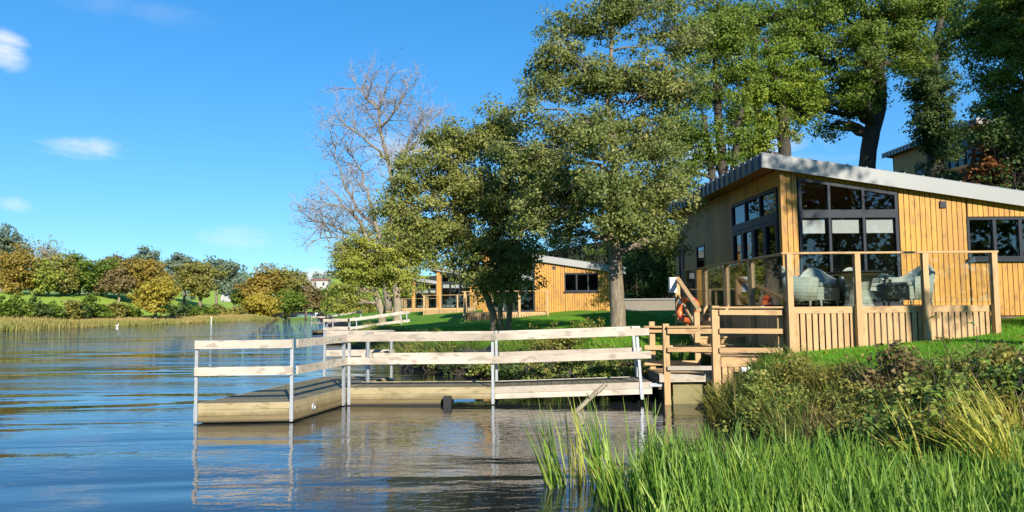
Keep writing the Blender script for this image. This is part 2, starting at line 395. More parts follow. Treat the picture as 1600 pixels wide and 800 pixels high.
def px_lobe(l, D):
    px, py, rx, ry = l[:4]; dd = l[4] if len(l) > 4 else 0
    c = pt(px, py, D + dd); k = (D + dd) / F
    return (c.x, c.y, c.z, rx * k, (rx + ry) * .5 * k * .9, ry * k)
def tree(name, label, D, trunks, lobes, leaf='leaf_green', bark_m='bark_brown', clumps=220, per=45, leaf_size=.09, clump_r=.45, seed=1, cat='tree', group=None, base_on_ground=True, twigs=True, gap=.2, flat=.65, droop=0.0, shell=.45, bare=0):
    """trunks: list of [(px,py,rpx)...] bottom to top; lobes: (px,py,rx,ry[,ddepth]) measured in the photograph, turned into metres at depth D"""
    rng = np.random.default_rng(seed)
    T0 = trunks[0][0]; base = pt(T0[0], T0[1], D); bz = gz(base.x, base.y)
    root_loc = Vector((base.x, base.y, bz)); root = empty(name, root_loc, 0, label, cat, group)
    L = [px_lobe(l, D) for l in lobes]; k = D / F
    mb = MB(); tops = []
    for tr in trunks:
        P = [np.array(pt(a, b, D)) for a, b, r in tr]; R = [r * k for a, b, r in tr]
        p0 = P[0].copy(); g = gz(p0[0], p0[1])
        if p0[2] > g - .1:
            p0 = np.array([p0[0], p0[1], g - .2]); P = [p0] + P; R = [R[0] * 1.15] + R
        else: P[0][2] = g - .2
        # refine with slight wander
        PP, RR = [], []
        for i in range(len(P) - 1):
            q = path(P[i], P[i + 1], 4, .02, rng)
            for j in range(3): PP.append(q[j]); RR.append(R[i] + (R[i + 1] - R[i]) * j / 3)
        PP.append(P[-1]); RR.append(R[-1])
        PP = np.array(PP); mb.tube([local(root_loc, p) for p in PP], RR, 10)
        tops.append((PP, RR))
    allP = np.concatenate([a[0] for a in tops]); allR = np.concatenate([a[1] for a in tops])
    nc = max(8, clumps // 6); cc, ci = lobe_points(L, nc, rng, shell)
    pick = rng.integers(0, nc, clumps); jr = clump_r * 2.1 * np.cbrt(rng.random((clumps, 1)))
    jd = rng.normal(size=(clumps, 3)); jd /= np.linalg.norm(jd, axis=1)[:, None]
    centers = cc[pick] + jd * jr * np.array([1, 1, .62]); idx = ci[pick]
    ctint = np.clip(rng.random(nc)[pick] * .7 + .3 * rng.random(clumps), 0, 1)
    LA = np.array(L); outv = (centers - LA[idx, :3]) / LA[idx, 3:6]; outv /= np.linalg.norm(outv, axis=1)[:, None] + .3
    outv = outv * .5 + jd * .5
    g = ground_h(centers[:, 0], centers[:, 1]); keep = centers[:, 2] > g + .15; centers = centers[keep]; idx = idx[keep]; outv = outv[keep]; ctint = ctint[keep]
    # limbs: trunk -> lobe
    lm = MB()
    for li, l in enumerate(L):
        lc = np.array(l[:3]); d = np.linalg.norm(allP - lc, axis=1) + np.maximum(0, allP[:, 2] - lc[2] + l[5] * .2) * 2.0
        j = int(np.argmin(d)); a = allP[j]; r0 = allR[j] * .55
        P = path(a, lc, 7, .05, rng, .08); n = len(P)
        lm.tube([local(root_loc, p) for p in P], np.linspace(r0, max(r0 * .35, .012), n), 6)
        if twigs:
            mine = centers[idx == li]
            for c in mine[::2]:
                j2 = rng.integers(2, n); P2 = path(P[j2], c, 4, .07, rng, .04)
                lm.tube([local(root_loc, p) for p in P2], np.linspace(max(r0 * .22, .012), .006 + .15 * k, 4), 3, cap=False)
    mb.build('trunk', bark_m, root, True)
    lm.build('branches', bark_m, root, True)
    if per:
        V, tint = leaf_cloud(centers - np.array(root_loc), per, clump_r * (.7 + .6 * rng.random(len(centers))), leaf_size, rng, flat, .35, ctint, droop, outv)
        quads('crown', V.reshape(-1, 3), tint, leaf, root)
    return root
def bush(name, label, loc, r, leaf='leaf_green', clumps=40, per=40, leaf_size=.08, clump_r=.25, seed=1, cat='shrub', group=None, stem=True, flat=.8, droop=0.0, mats=None):
    rng = np.random.default_rng(seed); x, y = loc[0], loc[1]; bz = gz(x, y) if len(loc) < 3 else loc[2]
    root = empty(name, (x, y, bz), 0, label, cat, group)
    L = [(rng.normal() * r[0] * .35, rng.normal() * r[1] * .35, r[2] * (.55 + .15 * rng.normal()), r[0] * (.55 + .25 * rng.random()), r[1] * (.55 + .25 * rng.random()), r[2] * (.42 + .15 * rng.random())) for _ in range(5)]
    L.append((0, 0, r[2] * .4, r[0] * .85, r[1] * .85, r[2] * .45))
    C, idx = lobe_points(L, clumps, rng, .5)
    gl = ground_h(C[:, 0] + x, C[:, 1] + y) - bz
    C[:, 2] = np.maximum(C[:, 2], np.maximum(gl, -bz) + .04 + .1 * r[2] * rng.random(len(C)))
    if stem:
        mb = MB()
        for c in C[::2]:
            a = np.array([c[0] * .25, c[1] * .25, -.05]); P = path(a, c, 4, .06, rng, .05)
            mb.tube(P, np.linspace(.012 + .008 * r[2], .004, 4), 3, cap=False)
        mb.build('stems', 'bark_dark', root)
    ov = C / (np.linalg.norm(C, axis=1)[:, None] + .2)
    V, tint = leaf_cloud(C, per, clump_r * (.7 + .6 * rng.random(len(C))), leaf_size, rng, flat, .4, None, droop, ov * .7)
    quads('foliage', V.reshape(-1, 3), tint, leaf, root)
    return root
def blades(base, length, width, lean, az, curve, rng, seg=3):
    """tapered curved strips; returns quads"""
    T = len(base); base = np.asarray(base, float)
    d = np.stack([np.cos(az), np.sin(az), np.zeros(T)], -1); s = np.stack([-np.sin(az + rng.normal(size=T) * .9), np.cos(az + rng.normal(size=T) * .9), np.zeros(T)], -1)
    s /= np.linalg.norm(s, axis=1)[:, None] + 1e-9
    pts = [base]; p = base.copy(); th = lean.copy()
    for i in range(seg):
        st = (length / seg)[:, None]
        p = p + (d * np.sin(th)[:, None] + np.array([0, 0, 1.0]) * np.cos(th)[:, None]) * st; pts.append(p.copy()); th = th + curve
    out = []
    ws = np.array([1.0, .95, .7, .12]) if seg == 3 else np.linspace(1, .1, seg + 1)
    for i in range(seg):
        w0 = (width * ws[i] * .5)[:, None]; w1 = (width * ws[i + 1] * .5)[:, None]
        out.append(np.stack([pts[i] - s * w0, pts[i] + s * w0, pts[i + 1] + s * w1, pts[i + 1] - s * w1], 1))
    return np.stack(out, 1).reshape(-1, 4, 3)
def tuft(name, label, loc, n, h, spread, mat, seed, cat='grass tuft', group=None, lean=.35, w=.012, az0=None, curve=.25):
    rng = np.random.default_rng(seed); x, y = loc[0], loc[1]; z = max(gz(x, y), -.12) if len(loc) < 3 else loc[2]
    root_loc = (x, y, z)
    ang = rng.random(n) * 2 * pi if az0 is None else az0 + rng.normal(size=n) * .7
    rr = spread * np.sqrt(rng.random(n)); a2 = rng.random(n) * 2 * pi
    B = np.stack([rr * np.cos(a2), rr * np.sin(a2), np.full(n, -.05)], -1)
    V = blades(B, h * (.5 + .6 * rng.random(n)), w * (.6 + .7 * rng.random(n)), lean * rng.random(n), ang, curve * (.3 + rng.random(n)), rng)
    o = quads(name, V.reshape(-1, 3), np.repeat(rng.random(n), 3), mat); o.location = root_loc
    return tag(o, label, cat, group)

# ------------------------------------------------------------------ lodge with its glazed corner
AZ = radians(2.2)
ORG = pt(1232, 484, 14.8); ORG = Vector((ORG.x, ORG.y, 0.0))
def zf(u): return 5.24 - .153 * (u - .48)      # underside of the fascia along the gable
def zw(u): return zf(u) + .10
VF, US, UE, VB = 2.4, .93, 8.15, 12.1         # facade plane, side wall plane, far ends
FL = 1.98
GL0, GL1 = 1.31, 3.73
W0, W1, WZ0, WZ1 = 5.36, 7.22, 3.06, 4.05
def gtop(u): return 5.02 - .153 * (u - GL0)
def make_lodge():
    root = empty('lodge', ORG, AZ)
    m = MB()   # structural wall behind the boards
    def piece(u0, u1, z0, z1=None):
        a = zw(u0) if z1 is None else z1; b = zw(u1) if z1 is None else z1
        v0, v1 = VF + .03, VF + .2
        m.hexa([(u0, v0, z0), (u1, v0, z0), (u1, v1, z0), (u0, v1, z0), (u0, v0, a), (u1, v0, b), (u1, v1, b), (u0, v1, a)])
    B0 = 1.2
    piece(US + .03, GL0 + .02, B0); piece(GL1 - .02, W0, B0); piece(W0, W1, B0, WZ0); piece(W1, UE, B0)
    v0, v1 = VF + .03, VF + .2
    m.hexa([(W0, v0, WZ1), (W1, v0, WZ1), (W1, v1, WZ1), (W0, v1, WZ1), (W0, v0, zw(W0)), (W1, v0, zw(W1)), (W1, v1, zw(W1)), (W0, v1, zw(W0))])
    a, b = GL0 + .02, GL1 - .02
    m.hexa([(a, v0, gtop(a)), (b, v0, gtop(b)), (b, v1, gtop(b)), (a, v1, gtop(a)), (a, v0, zw(a)), (b, v0, zw(b)), (b, v1, zw(b)), (a, v1, zw(a))])
    su0, su1 = US + .03, US + .2; zt = zw(US)
    SG0, SG1, SGT = 2.62, 5.85, 4.83
    m.box(su0, su1, SG1, VB, B0, zt - .02); m.box(su0, su1, VF + .201, SG1, SGT, zt - .02)
    m.box(su0, su1, VF + .201, SG1, B0, FL - .02)
    m.box(US + .03, UE, VB, VB + .2, B0, zw(UE) - .02); m.box(UE - .2, UE, VF + .2, VB, B0, zw(UE) - .02)
    m.hexa([(US + .03, VB, 4), (UE, VB, 4), (UE, VB + .2, 4), (US + .03, VB + .2, 4), (US + .03, VB, zw(US)), (UE, VB, zw(UE)), (UE, VB + .2, zw(UE)), (US + .03, VB + .2, zw(US))])
    m.build('wall', 'dark_timber', root)
    # vertical board cladding, front: one board every 0.13 m with an open joint
    c = MB(); pitch = .128; nb = int((UE - US) / pitch)
    for i in range(nb):
        u = US + i * pitch; u1 = u + pitch - .017; prop = .003 * random.random(); tn = random.random() * .8
        for lo, hi in ((GL0, GL1), (W0, W1)):
            if u < lo < u1: u1 = lo
            if u < hi < u1: u = hi
        spans = [(1.72 if u > 4.3 else FL + .02, None)]
        if u > GL0 - .001 and u1 < GL1 + .001: spans = [('g', None)]
        elif u > W0 - .001 and u1 < W1 + .001: spans = [(1.72, WZ0 - .05), (WZ1 + .02, None)]
        for z0, z1 in spans:
            a0, a1 = (zw(u), zw(u1)) if z1 is None else (z1, z1)
            b0, b1 = (gtop(u) + .02, gtop(u1) + .02) if z0 == 'g' else (z0, z0)
            y0, y1 = VF - .012 - prop, VF + .028
            c.hexa([(u, y0, b0), (u1, y0, b1), (u1, y1, b1), (u, y1, b0), (u, y0, a0), (u1, y0, a1), (u1, y1, a1), (u, y1, a0)], tn)
    nb = int((VB - VF) / pitch)
    for i in range(nb):
        v = VF + .05 + i * pitch; v1_ = v + pitch - .017; tn = random.random()
        spans = [(FL + .02, zt - .03)]
        if v1_ > SG0 and v < SG1: spans = [(SGT + .02, zt - .03)]
        elif v1_ > 8.5 and v < 9.4: spans = [(FL + .02, 2.98), (3.97, zt - .03)]
        elif v1_ > 11.0 and v < 11.6: spans = [(4.02, zt - .03)]
        for z0, z1 in spans: c.box(US - .012, US + .028, v, v1_, z0, z1, tn)
    c.build('cladding', 'cladding_wood', root)
    t_ = MB()
    t_.box(US - .03, US + .07, VF - .035, VF - .014, FL, zw(US)); t_.box(US - .035, US - .014, VF - .012, VF + .1, FL, zw(US) - .01)
    t_.build('corner_trim', 'cladding_wood', root)
    # roof: slab with soffit, pale gable fascia, dark standing-seam eave
    R0, R1, Q0, Q1 = .48, 8.7, 2.26, 12.8
    r = MB()
    r.hexa([(R0, Q0, zf(R0) + .102), (R1, Q0, zf(R1) + .102), (R1, Q1, zf(R1) + .102), (R0, Q1, zf(R0) + .102), (R0, Q0, zf(R0) + .33), (R1, Q0, zf(R1) + .33), (R1, Q1, zf(R1) + .33), (R0, Q1, zf(R0) + .33)])
    rf = r.build('roof', 'soffit_wood', root)
    s = MB()
    s.hexa([(R0 - .05, Q0 - .04, zf(R0) + .335), (R1 + .05, Q0 - .04, zf(R1) + .335), (R1 + .05, Q1, zf(R1) + .335), (R0 - .05, Q1, zf(R0) + .335), (R0 - .05, Q0 - .04, zf(R0) + .36), (R1 + .05, Q0 - .04, zf(R1) + .36), (R1 + .05, Q1, zf(R1) + .36), (R0 - .05, Q1, zf(R0) + .36)])
    u = R0 + .2
    while u < R1: s.box(u, u + .03, Q0, Q1, zf(u) + .355, zf(u) + .39); u += .45
    s.build('roof_sheet', 'roof_metal', rf)
    g = MB(); g.hexa([(R0 - .06, Q0 - .045, zf(R0)), (R1, Q0 - .045, zf(R1)), (R1, Q0 - .002, zf(R1)), (R0 - .06, Q0 - .002, zf(R0)), (R0 - .06, Q0 - .045, zf(R0) + .345), (R1, Q0 - .045, zf(R1) + .345), (R1, Q0 - .002, zf(R1) + .345), (R0 - .06, Q0 - .002, zf(R0) + .345)])
    g.build('gable_fascia', 'fascia_metal', rf)
    e = MB(); e.box(R0 - .06, R0 - .02, Q0, Q1, zf(R0) - .01, zf(R0) + .33)
    v = Q0 + .12
    while v < Q1: e.box(R0 - .105, R0 - .062, v, v + .05, zf(R0) - .005, zf(R0) + .32); v += .42
    e.build('eave_fascia', 'roof_metal', rf)
    # glazed front
    def frame_quad(mm, u0, u1, z0, z1, y0=VF - .03, y1=VF + .08): mm.box(u0, u1, y0, y1, z0, z1)
    wf = MB(); w = .075
    muls = [GL0 + .02, 2.06, 2.88, GL1 - .02]
    for i, u in enumerate(muls):
        ww = .06 if i in (1, 2) else .07; x0 = u if i == 0 else (u - ww if i == 3 else u - ww / 2); x1 = x0 + ww
        wf.hexa([(x0, VF - .03, FL), (x1, VF - .03, FL), (x1, VF + .08, FL), (x0, VF + .08, FL), (x0, VF - .03, gtop(x0) - .07), (x1, VF - .03, gtop(x1) - .07), (x1, VF + .08, gtop(x1) - .07), (x0, VF + .08, gtop(x0) - .07)])
    a, b = GL0 + .02, GL1 - .02
    wf.hexa([(a, VF - .033, gtop(a) - .07), (b, VF - .033, gtop(b) - .07), (b, VF + .083, gtop(b) - .07), (a, VF + .083, gtop(a) - .07), (a, VF - .033, gtop(a)), (b, VF - .033, gtop(b)), (b, VF + .083, gtop(b)), (a, VF + .083, gtop(a))])
    wf.box(a + .07, b - .07, VF - .034, VF + .06, 4.06, 4.25); wf.box(a + .07, b - .07, VF - .034, VF + .06, FL, FL + .09)
    win = wf.build('glazed_front', 'frame_grey', root)
    for i in range(3):
        x0, x1 = muls[i] + .04, muls[i + 1] - .04
        p = MB(); p.hexa([(x0, VF + .02, 4.26), (x1, VF + .02, 4.26), (x1, VF + .032, 4.26), (x0, VF + .032, 4.26), (x0, VF + .02, gtop(x0) - .08), (x1, VF + .02, gtop(x1) - .08), (x1, VF + .032, gtop(x1) - .08), (x0, VF + .032, gtop(x0) - .08)])
        p.build('pane', 'window_glass', win)
        p = MB(); p.box(x0, x1, VF + .02, VF + .032, FL + .1, 4.05); p.build('pane', 'window_glass', win)
        q = MB(); q.box(x0 + .05, x1 - .05, VF + .055, VF + .075, 3.72, 4.03); q.box(x0 + .05, x1 - .05, VF + .05, VF + .08, 3.70, 3.73); q.build('roller_blind', 'blind_white', win)
    # glazed side
    sf = MB(); x0, x1 = US - .03, US + .08
    for k, v in enumerate((SG0, SG1 - .07)): sf.box(x0, x1, v, v + .07, FL, SGT)
    sf.box(x0 - .002, x1, SG0 + .07, SG1 - .07, SGT - .07, SGT); sf.box(x0 - .004, x1 - .02, SG0 + .07, SG1 - .07, 4.06, 4.25)
    n3 = [SG0 + .04 + (SG1 - SG0 - .08) * k / 3 for k in range(4)]; n4 = [SG0 + .04 + (SG1 - SG0 - .08) * k / 4 for k in range(5)]
    for v in n3[1:-1]: sf.box(x0, x1, v - .03, v + .03, 4.25, SGT - .07)
    sw = sf.build('glazed_side', 'frame_grey', root)
    for i in range(3):
        p = MB(); p.box(US + .02, US + .032, n3[i] + .03, n3[i + 1] - .03, 4.26, SGT - .08); p.build('pane', 'window_glass', sw)
    for i in range(4):
        a, b = n4[i] + .012, n4[i + 1] - .012
        d = MB(); yy = (x0 - .006, x1 - .03)
        d.box(*yy, a, a + .08, FL + .02, 4.05); d.box(*yy, b - .08, b, FL + .02, 4.05); d.box(*yy, a + .08, b - .08, FL + .02, FL + .16); d.box(*yy, a + .08, b - .08, 3.96, 4.05)
        dd = d.build('glazed_door', 'frame_grey', root)
        p = MB(); p.box(US + .02, US + .032, a + .08, b - .08, FL + .16, 3.96); p.build('pane', 'window_glass', dd)
        if i in (1, 2):
            hmb = MB(); hmb.box(x0 - .05, x0 - .008, (b - .06 if i == 1 else a + .03), (b - .03 if i == 1 else a + .06), 2.98, 3.12); hmb.build('handle', 'galvanised', dd)
    # side windows
    for (a, b, z0, z1, nm) in ((8.5, 9.4, 2.98, 3.97, 'window'), (11.0, 11.6, FL + .02, 4.02, 'side_door')):
        d = MB(); d.box(US - .02, US + .06, a, a + .07, z0, z1); d.box(US - .02, US + .06, b - .07, b, z0, z1); d.box(US - .02, US + .06, a + .07, b - .07, z0, z0 + .07); d.box(US - .02, US + .06, a + .07, b - .07, z1 - .07, z1)
        dd = d.build(nm, 'frame_grey', root)
        p = MB(); p.box(US + .008, US + .025, a + .07, b - .07, z0 + .07, z1 - .07); p.build('pane', 'window_glass' if nm == 'window' else 'frame_grey', dd)
    # kitchen window
    k = MB(); yy = (VF - .035, VF + .1)
    um = [W0, 6.03, 6.66, W1]
    k.box(W0, W0 + .06, *yy, WZ0, WZ1); k.box(W1 - .06, W1, *yy, WZ0, WZ1); k.box(W0 + .06, W1 - .06, *yy, WZ0, WZ0 + .06); k.box(W0 + .06, W1 - .06, *yy, WZ1 - .06, WZ1)
    for u in um[1:-1]: k.box(u - .04, u + .04, VF - .03, VF + .09, WZ0 + .06, WZ1 - .06)
    kw = k.build('window', 'frame_grey', root)
    for i in range(3):
        p = MB(); p.box(um[i] + .045, um[i + 1] - .045, VF + .02, VF + .032, WZ0 + .06, WZ1 - .06); p.build('pane', 'window_glass', kw)
    p = MB(); p.box(W0 - .05, W1 + .05, VF - .09, VF - .036, WZ0 - .07, WZ0 - .005); p.build('sill', 'frame_grey', kw)
    p = MB(); p.box(6.12, 6.62, VF + .25, VF + .28, 3.93, 3.99); p.build('strip_light', 'white_paint', kw)
    v_ = MB(); v_.box(4.72, 4.88, VF - .05, VF - .013, 4.28, 4.44)
    for q in range(3): v_.box(4.735, 4.865, VF - .065, VF - .051, 4.30 + q * .045, 4.325 + q * .045)
    v_.build('wall_vent', 'black_plastic', root)
    # interior seen through the glass
    f = MB(); f.box(US + .2, UE - .2, VF + .2, VB, FL - .08, FL - .005); f.build('floor', 'plank_tan', root)
    pw = MB(); pw.box(US + .2, 3.0, 6.9, 7.0, FL, zw(3.0) - .05); pw.box(3.0, 4.4, 6.9, 7.0, FL, zw(4.4) - .05); pw.box(4.4, 4.5, VF + .2, 6.9, FL, zw(4.5) - .05); pw.box(4.5, UE - .2, 5.2, 5.3, FL, zw(UE) - .05)
    pw.build('partition', 'plaster', root)
    d = MB(); d.box(2.05, 2.15, 6.86, 6.899, FL, FL + 2.1); d.box(3.05, 3.15, 6.86, 6.899, FL, FL + 2.1); d.box(2.15, 3.05, 6.86, 6.899, FL + 2.0, FL + 2.1); dd = d.build('door_frame', 'white_paint', root)
    d = MB(); d.box(2.15, 3.05, 6.87, 6.898, FL, FL + 2.0); d.build('inner_door', 'door_wood', dd)
    pf = MB(); pf.box(3.55, 4.15, 6.86, 6.898, 2.95, 3.65); pf.build('picture_frame', 'door_wood', root)
    return root
def make_deck(right_u=4.22):
    """raised terrace round the glazed corner, with glass balustrade"""
    root = empty('timber_deck', ORG, AZ)
    b = MB(); y = .02
    while y < VF - .04: b.box(.02, right_u - .02, y, y + .135, FL - .03, FL); y += .142
    while y < 7.05: b.box(.02, US - .02, y, y + .135, FL - .03, FL); y += .142
    b.build('deck_boards', 'pine_x', root)
    f = MB(); f.box(.0, right_u, -.03, -.002, FL - .13, FL + .002); f.box(-.03, -.002, .0, 7.05, FL - .13, FL); f.box(right_u, right_u + .028, 0, VF - .04, FL - .13, FL)
    f.build('edge_board', 'pine_x', root)
    jb = MB(); jb.box(.06, right_u - .06, .12, .2, 1.0, FL - .05); jb.box(.12, .2, .2, 7, 1.0, FL - .05); jb.build('frame', 'dark_timber', root)
    # skirting of separate upright boards following the turf
    s = MB(); u = .10
    while u < right_u - .05:
        g = 1.05 + .115 * u; s.box(u, u + .095, -.022, -.001, g - .25, FL - .135); u += .127
    v = .08
    while v < 7.0: s.box(-.022, -.001, v, v + .095, .8, FL - .135); v += .118
    s.build('skirting', 'pine_z', root)
    PU = [0, 1.38, 2.77, right_u - .02]; PV = [1.79, 3.5, 5.28, 7.02]
    for i, u in enumerate(PU):
        p = MB(); p.box(u - .055, u + .055, -.145, -.033, .7, 3.035); p.build('post', 'pine_z', root)
    for v in PV:
        p = MB(); p.box(-.145, -.033, v - .05, v + .05, .9, 3.035); p.build('post', 'pine_z', root)
    h = MB(); h.box(-.16, right_u + .06, -.15, -.02, 3.037, 3.075); h.box(-.15, -.03, -.018, 7.1, 3.037, 3.074); h.build('handrail', 'pine_x', root)
    for i in range(3):
        p = MB(); p.box(PU[i] + .07, PU[i + 1] - .07, -.085, -.073, FL + .05, 3.02); p.build('glass_panel', 'balustrade_glass', root)
    q = [0] + PV
    for i in range(4):
        p = MB(); p.box(-.085, -.073, q[i] + .07, q[i + 1] - .07, FL + .05, 3.02); p.build('glass_panel', 'balustrade_glass', root)
    return root
lodge = make_lodge(); deck = make_deck()
G_L, G_D = 'timber lodges along the river bank', 'timber decks round the lodges'
tag(lodge, 'nearest timber lodge with golden boards and pale sloping roof edge', 'lodge', G_L)
tag(deck, 'nearest raised deck with glass balustrade around the big lodge', 'deck', G_D)
for dx, dy, dz, lb, ld in ((-7.95, 22.8, -.22, 'small looking timber lodge behind the single thick tree trunk', 'deck in the shade behind the leaning tree trunks'),
                           (-12.85, 46.2, 0.0, 'distant lodge with a bright yellow corner pillar between trees', 'sunlit deck with pale skirting left of the leaning trunks'),
                           (-17.95, 67.8, 0.0, 'far lodge with bluish glazing just left of the yellow pillar', 'far deck right of the two pale trunks'),
                           (-22.6, 84.0, .1, 'farthest lodge hidden behind the two pale trunks', 'farthest small deck beside the pale leaning trunk')):
    c = copy_tree(lodge); c.location = ORG + Vector((dx, dy, dz)); c['label'] = lb
    if dy > 24 and dy < 60: c.rotation_euler.z = AZ
    c = copy_tree(deck); c.location = ORG + Vector((dx, dy, dz)); c['label'] = ld
c = copy_tree(lodge); c.location = ORG + Vector((22.1, 26.5, 7.5)); c['label'] = 'dark shaded lodge high on the wooded slope at right'

# wicker furniture on the deck
def dk(u, v, z=FL): return Matrix.Translation(ORG) @ Matrix.Rotation(AZ, 4, 'Z') @ Vector((u, v, z))
def make_chair():
    root = empty('wicker_armchair', (0, 0, FL))
    m = MB(); n = 22; ri, ro = .34, .405   # open towards -Y: a tub with a high back
    prof = []
    for i in range(n + 1):
        a = radians(-215 + 250 * i / n + 0)   # sweep round the back (+Y)
        a = radians(-35 + 250 * i / n)
        back = max(0, sin(a)) ** 3.0; h = .57 + .27 * back; fl = .03 * back
        prof.append((cos(a), sin(a), h, fl))
    V = []; Fc = []
    for (cx, cy, h, fl) in prof:
        V += [(cx * ri * .95, cy * ri * .95, .12), (cx * (ri + fl), cy * (ri + fl), h), (cx * (ro + fl + .035), cy * (ro + fl + .035), h - .01), (cx * ro * .93, cy * ro * .93, .12)]
    for i in range(n):
        for k in range(4):
            k2 = (k + 1) % 4; Fc.append((i * 4 + k, (i + 1) * 4 + k, (i + 1) * 4 + k2, i * 4 + k2))
    Fc += [(3, 2, 1, 0), tuple(n * 4 + k for k in range(4))]
    m.add(V, Fc); m.build('shell', 'wicker', root, True)
    rim = MB(); rim.tube([(cx * (ri + .045 + fl), cy * (ri + .045 + fl), h + .0) for cx, cy, h, fl in prof], [.034] * (n + 1), 7); rim.build('rim', 'wicker', root, True)
    s = MB(); s.box(-.30, .30, -.34, .24, .14, .40); s.build('seat_base', 'wicker', root)
    s = MB(); s.box(-.28, .28, -.34, .22, .402, .49); o = s.build('cushion', 'wicker_seat', root)
    bv = o.modifiers.new('bevel', 'BEVEL'); bv.width = .03; bv.segments = 3
    for a, b in ((-.27, -.28), (.27, -.28), (-.24, .26), (.24, .26)):
        l = MB(); l.tube([(a, b, .16), (a * 1.04, b * 1.04, 0)], [.028, .02], 8); l.build('leg', 'wicker', root, True)
    return root
ch = make_chair()
for i, (u, v, rz, lb) in enumerate(((.66, .80, radians(74), 'grey green wicker armchair nearest the deck corner post, facing right'), (3.02, .85, radians(-74), 'grey green wicker armchair at the right, facing left to the table'),
                                    (1.45, 1.75, radians(-8), 'low wicker armchair behind the table on its left side'), (2.45, 1.75, radians(8), 'wicker armchair behind the table beside the middle glazing bar'))):
    o = ch if i == 0 else copy_tree(ch)
    o.location = dk(u + .0, v); o.rotation_euler = (0, 0, AZ + rz); tag(o, lb, 'armchair', 'wicker armchairs round the deck table'); o.scale = (1.06, 1.06, 1.03)
tb = empty('round_table', dk(1.95, .95), AZ, 'round wicker table with a dark glass top between the armchairs', 'table')
m = MB(); m.lathe((0, 0, .70), [(.62, 0), (.64, .012), (.64, .03), (.62, .04)], 28); m.build('tabletop', 'frame_grey', tb)
m = MB(); m.lathe((0, 0, 0), [(.34, 0), (.30, .06), (.22, .35), (.30, .64), (.56, .69)], 20); m.build('pedestal', 'wicker', tb)

# ------------------------------------------------------------------ floating pontoon and walkways
PN = [(-5.72, 13.45), (-4.03, 13.55), (-3.05, 18.35), (-4.70, 18.45)]   # near-left, near-right, far-right, far-left
DZ = .36
def quad_prism(mb, q, z0, z1, tint=None): mb.hexa([(*p, z0) for p in q] + [(*p, z1) for p in q], tint)
def lerp2(a, b, t): return (a[0] + (b[0] - a[0]) * t, a[1] + (b[1] - a[1]) * t)
def railing(root, p0, p1, z0, z1, posts, zr=(.58, 1.06), bh=.15, side=1, lean=0.0, out=.0):
    """galvanised posts with two timber boards from p0 to p1 (xy), deck height z0..z1"""
    a = Vector((*p0, z0)); b = Vector((*p1, z1)); d = (b - a); up = Vector((0, 0, 1)); dn = d.normalized()
    nrm = Vector((dn.y, -dn.x, 0)).normalized() * side
    upl = (up - dn * lean).normalized()
    for f in posts:
        c = a + d * f + nrm * .045
        m = MB(); m.bar(c - upl * .34, c + upl * 1.14, .055, .055, nrm); m.bar(c - upl * .30, c - upl * .05, .066, .066, nrm); m.build('post', 'galvanised', root)
    for zz in zr:
        m = MB(); e = dn * .02
        m.bar(a + upl * zz + nrm * .10 - e, b + upl * zz + nrm * .10 + e, .04, bh, up); m.build('rail', 'grey_rail', root)
def deck_planks(root, q, z0, z1, n, nm='deck_boards'):
    """planks across the deck: q near-left, near-right, far-right, far-left; z0 at the first edge, z1 at the last"""
    m = MB()
    for i in range(n):
        t0, t1 = i / n, (i + .93) / n
        a, b = lerp2(q[0], q[3], t0), lerp2(q[1], q[2], t0); c, d = lerp2(q[1], q[2], t1), lerp2(q[0], q[3], t1)
        h0, h1 = z0 + (z1 - z0) * t0, z0 + (z1 - z0) * t1; w = .004 * random.random()
        m.hexa([(*a, h0 - .035), (*b, h0 - .035), (*c, h1 - .035), (*d, h1 - .035), (*a, h0 + w), (*b, h0 + w), (*c, h1 + w), (*d, h1 + w)])
    return m.build(nm, 'deck_timber', root)
def cleat(root, p, nrm):
    n = Vector((*nrm, 0)).normalized(); m = MB(); c = Vector(p); s = Vector((-n.y, n.x, 0))
    ring = [c + n * .03 + s * (.055 * cos(k * pi / 6)) + Vector((0, 0, .055 * sin(k * pi / 6))) for k in range(13)]
    m.tube(ring, [.02] * 13, 6, cap=False); m.bar(c - s * .05 - Vector((0, 0, .09)), c + s * .05 - Vector((0, 0, .09)), .03, .05)
    m.build('mooring_ring', 'galvanised', root, True)
pon = empty('floating_pontoon', (0, 0, 0), 0, 'near floating platform on the water with railed end facing the viewer', 'pontoon')
deck_planks(pon, PN, DZ, DZ, 36)
def inset(q, e):
    cx = sum(p[0] for p in q) / 4; cy = sum(p[1] for p in q) / 4
    out = []
    for p in q:
        v = Vector((p[0] - cx, p[1] - cy)); l = v.length; v *= (l - e) / l; out.append((cx + v.x, cy + v.y))
    return out
m = MB(); quad_prism(m, inset(PN, .12), -.25, DZ - .04); m.build('float', 'float_black', pon)
for i in range(4):
    a = Vector((*PN[i], 0)); b = Vector((*PN[(i + 1) % 4], 0)); m = MB(); d = (b - a).normalized() * .0
    for z0, z1 in ((.02, .13), (.135, .245), (.25, .362)):
        m.bar(a + Vector((0, 0, (z0 + z1) / 2)), b + Vector((0, 0, (z0 + z1) / 2)), .045, z1 - z0)
    m.build('side_board', 'fascia_timber', pon)
railing(pon, PN[0], PN[1], DZ, DZ, (0.0, 1.0))
J0, J1 = .43, .70   # the walkway joins between these fractions of the right side
R0_, R1_ = PN[1], PN[2]
railing(pon, R0_, lerp2(R0_, R1_, J0), DZ, DZ, (1.0,))
railing(pon, lerp2(R0_, R1_, J1), R1_, DZ, DZ, (0.0, 1.0))
railing(pon, PN[3], PN[2], DZ, DZ, (0.0,), side=-1)
cleat(pon, (*lerp2(R0_, R1_, .16), .17), (1, -.2)); cleat(pon, (*lerp2(R0_, R1_, .93), .17), (1, -.2))

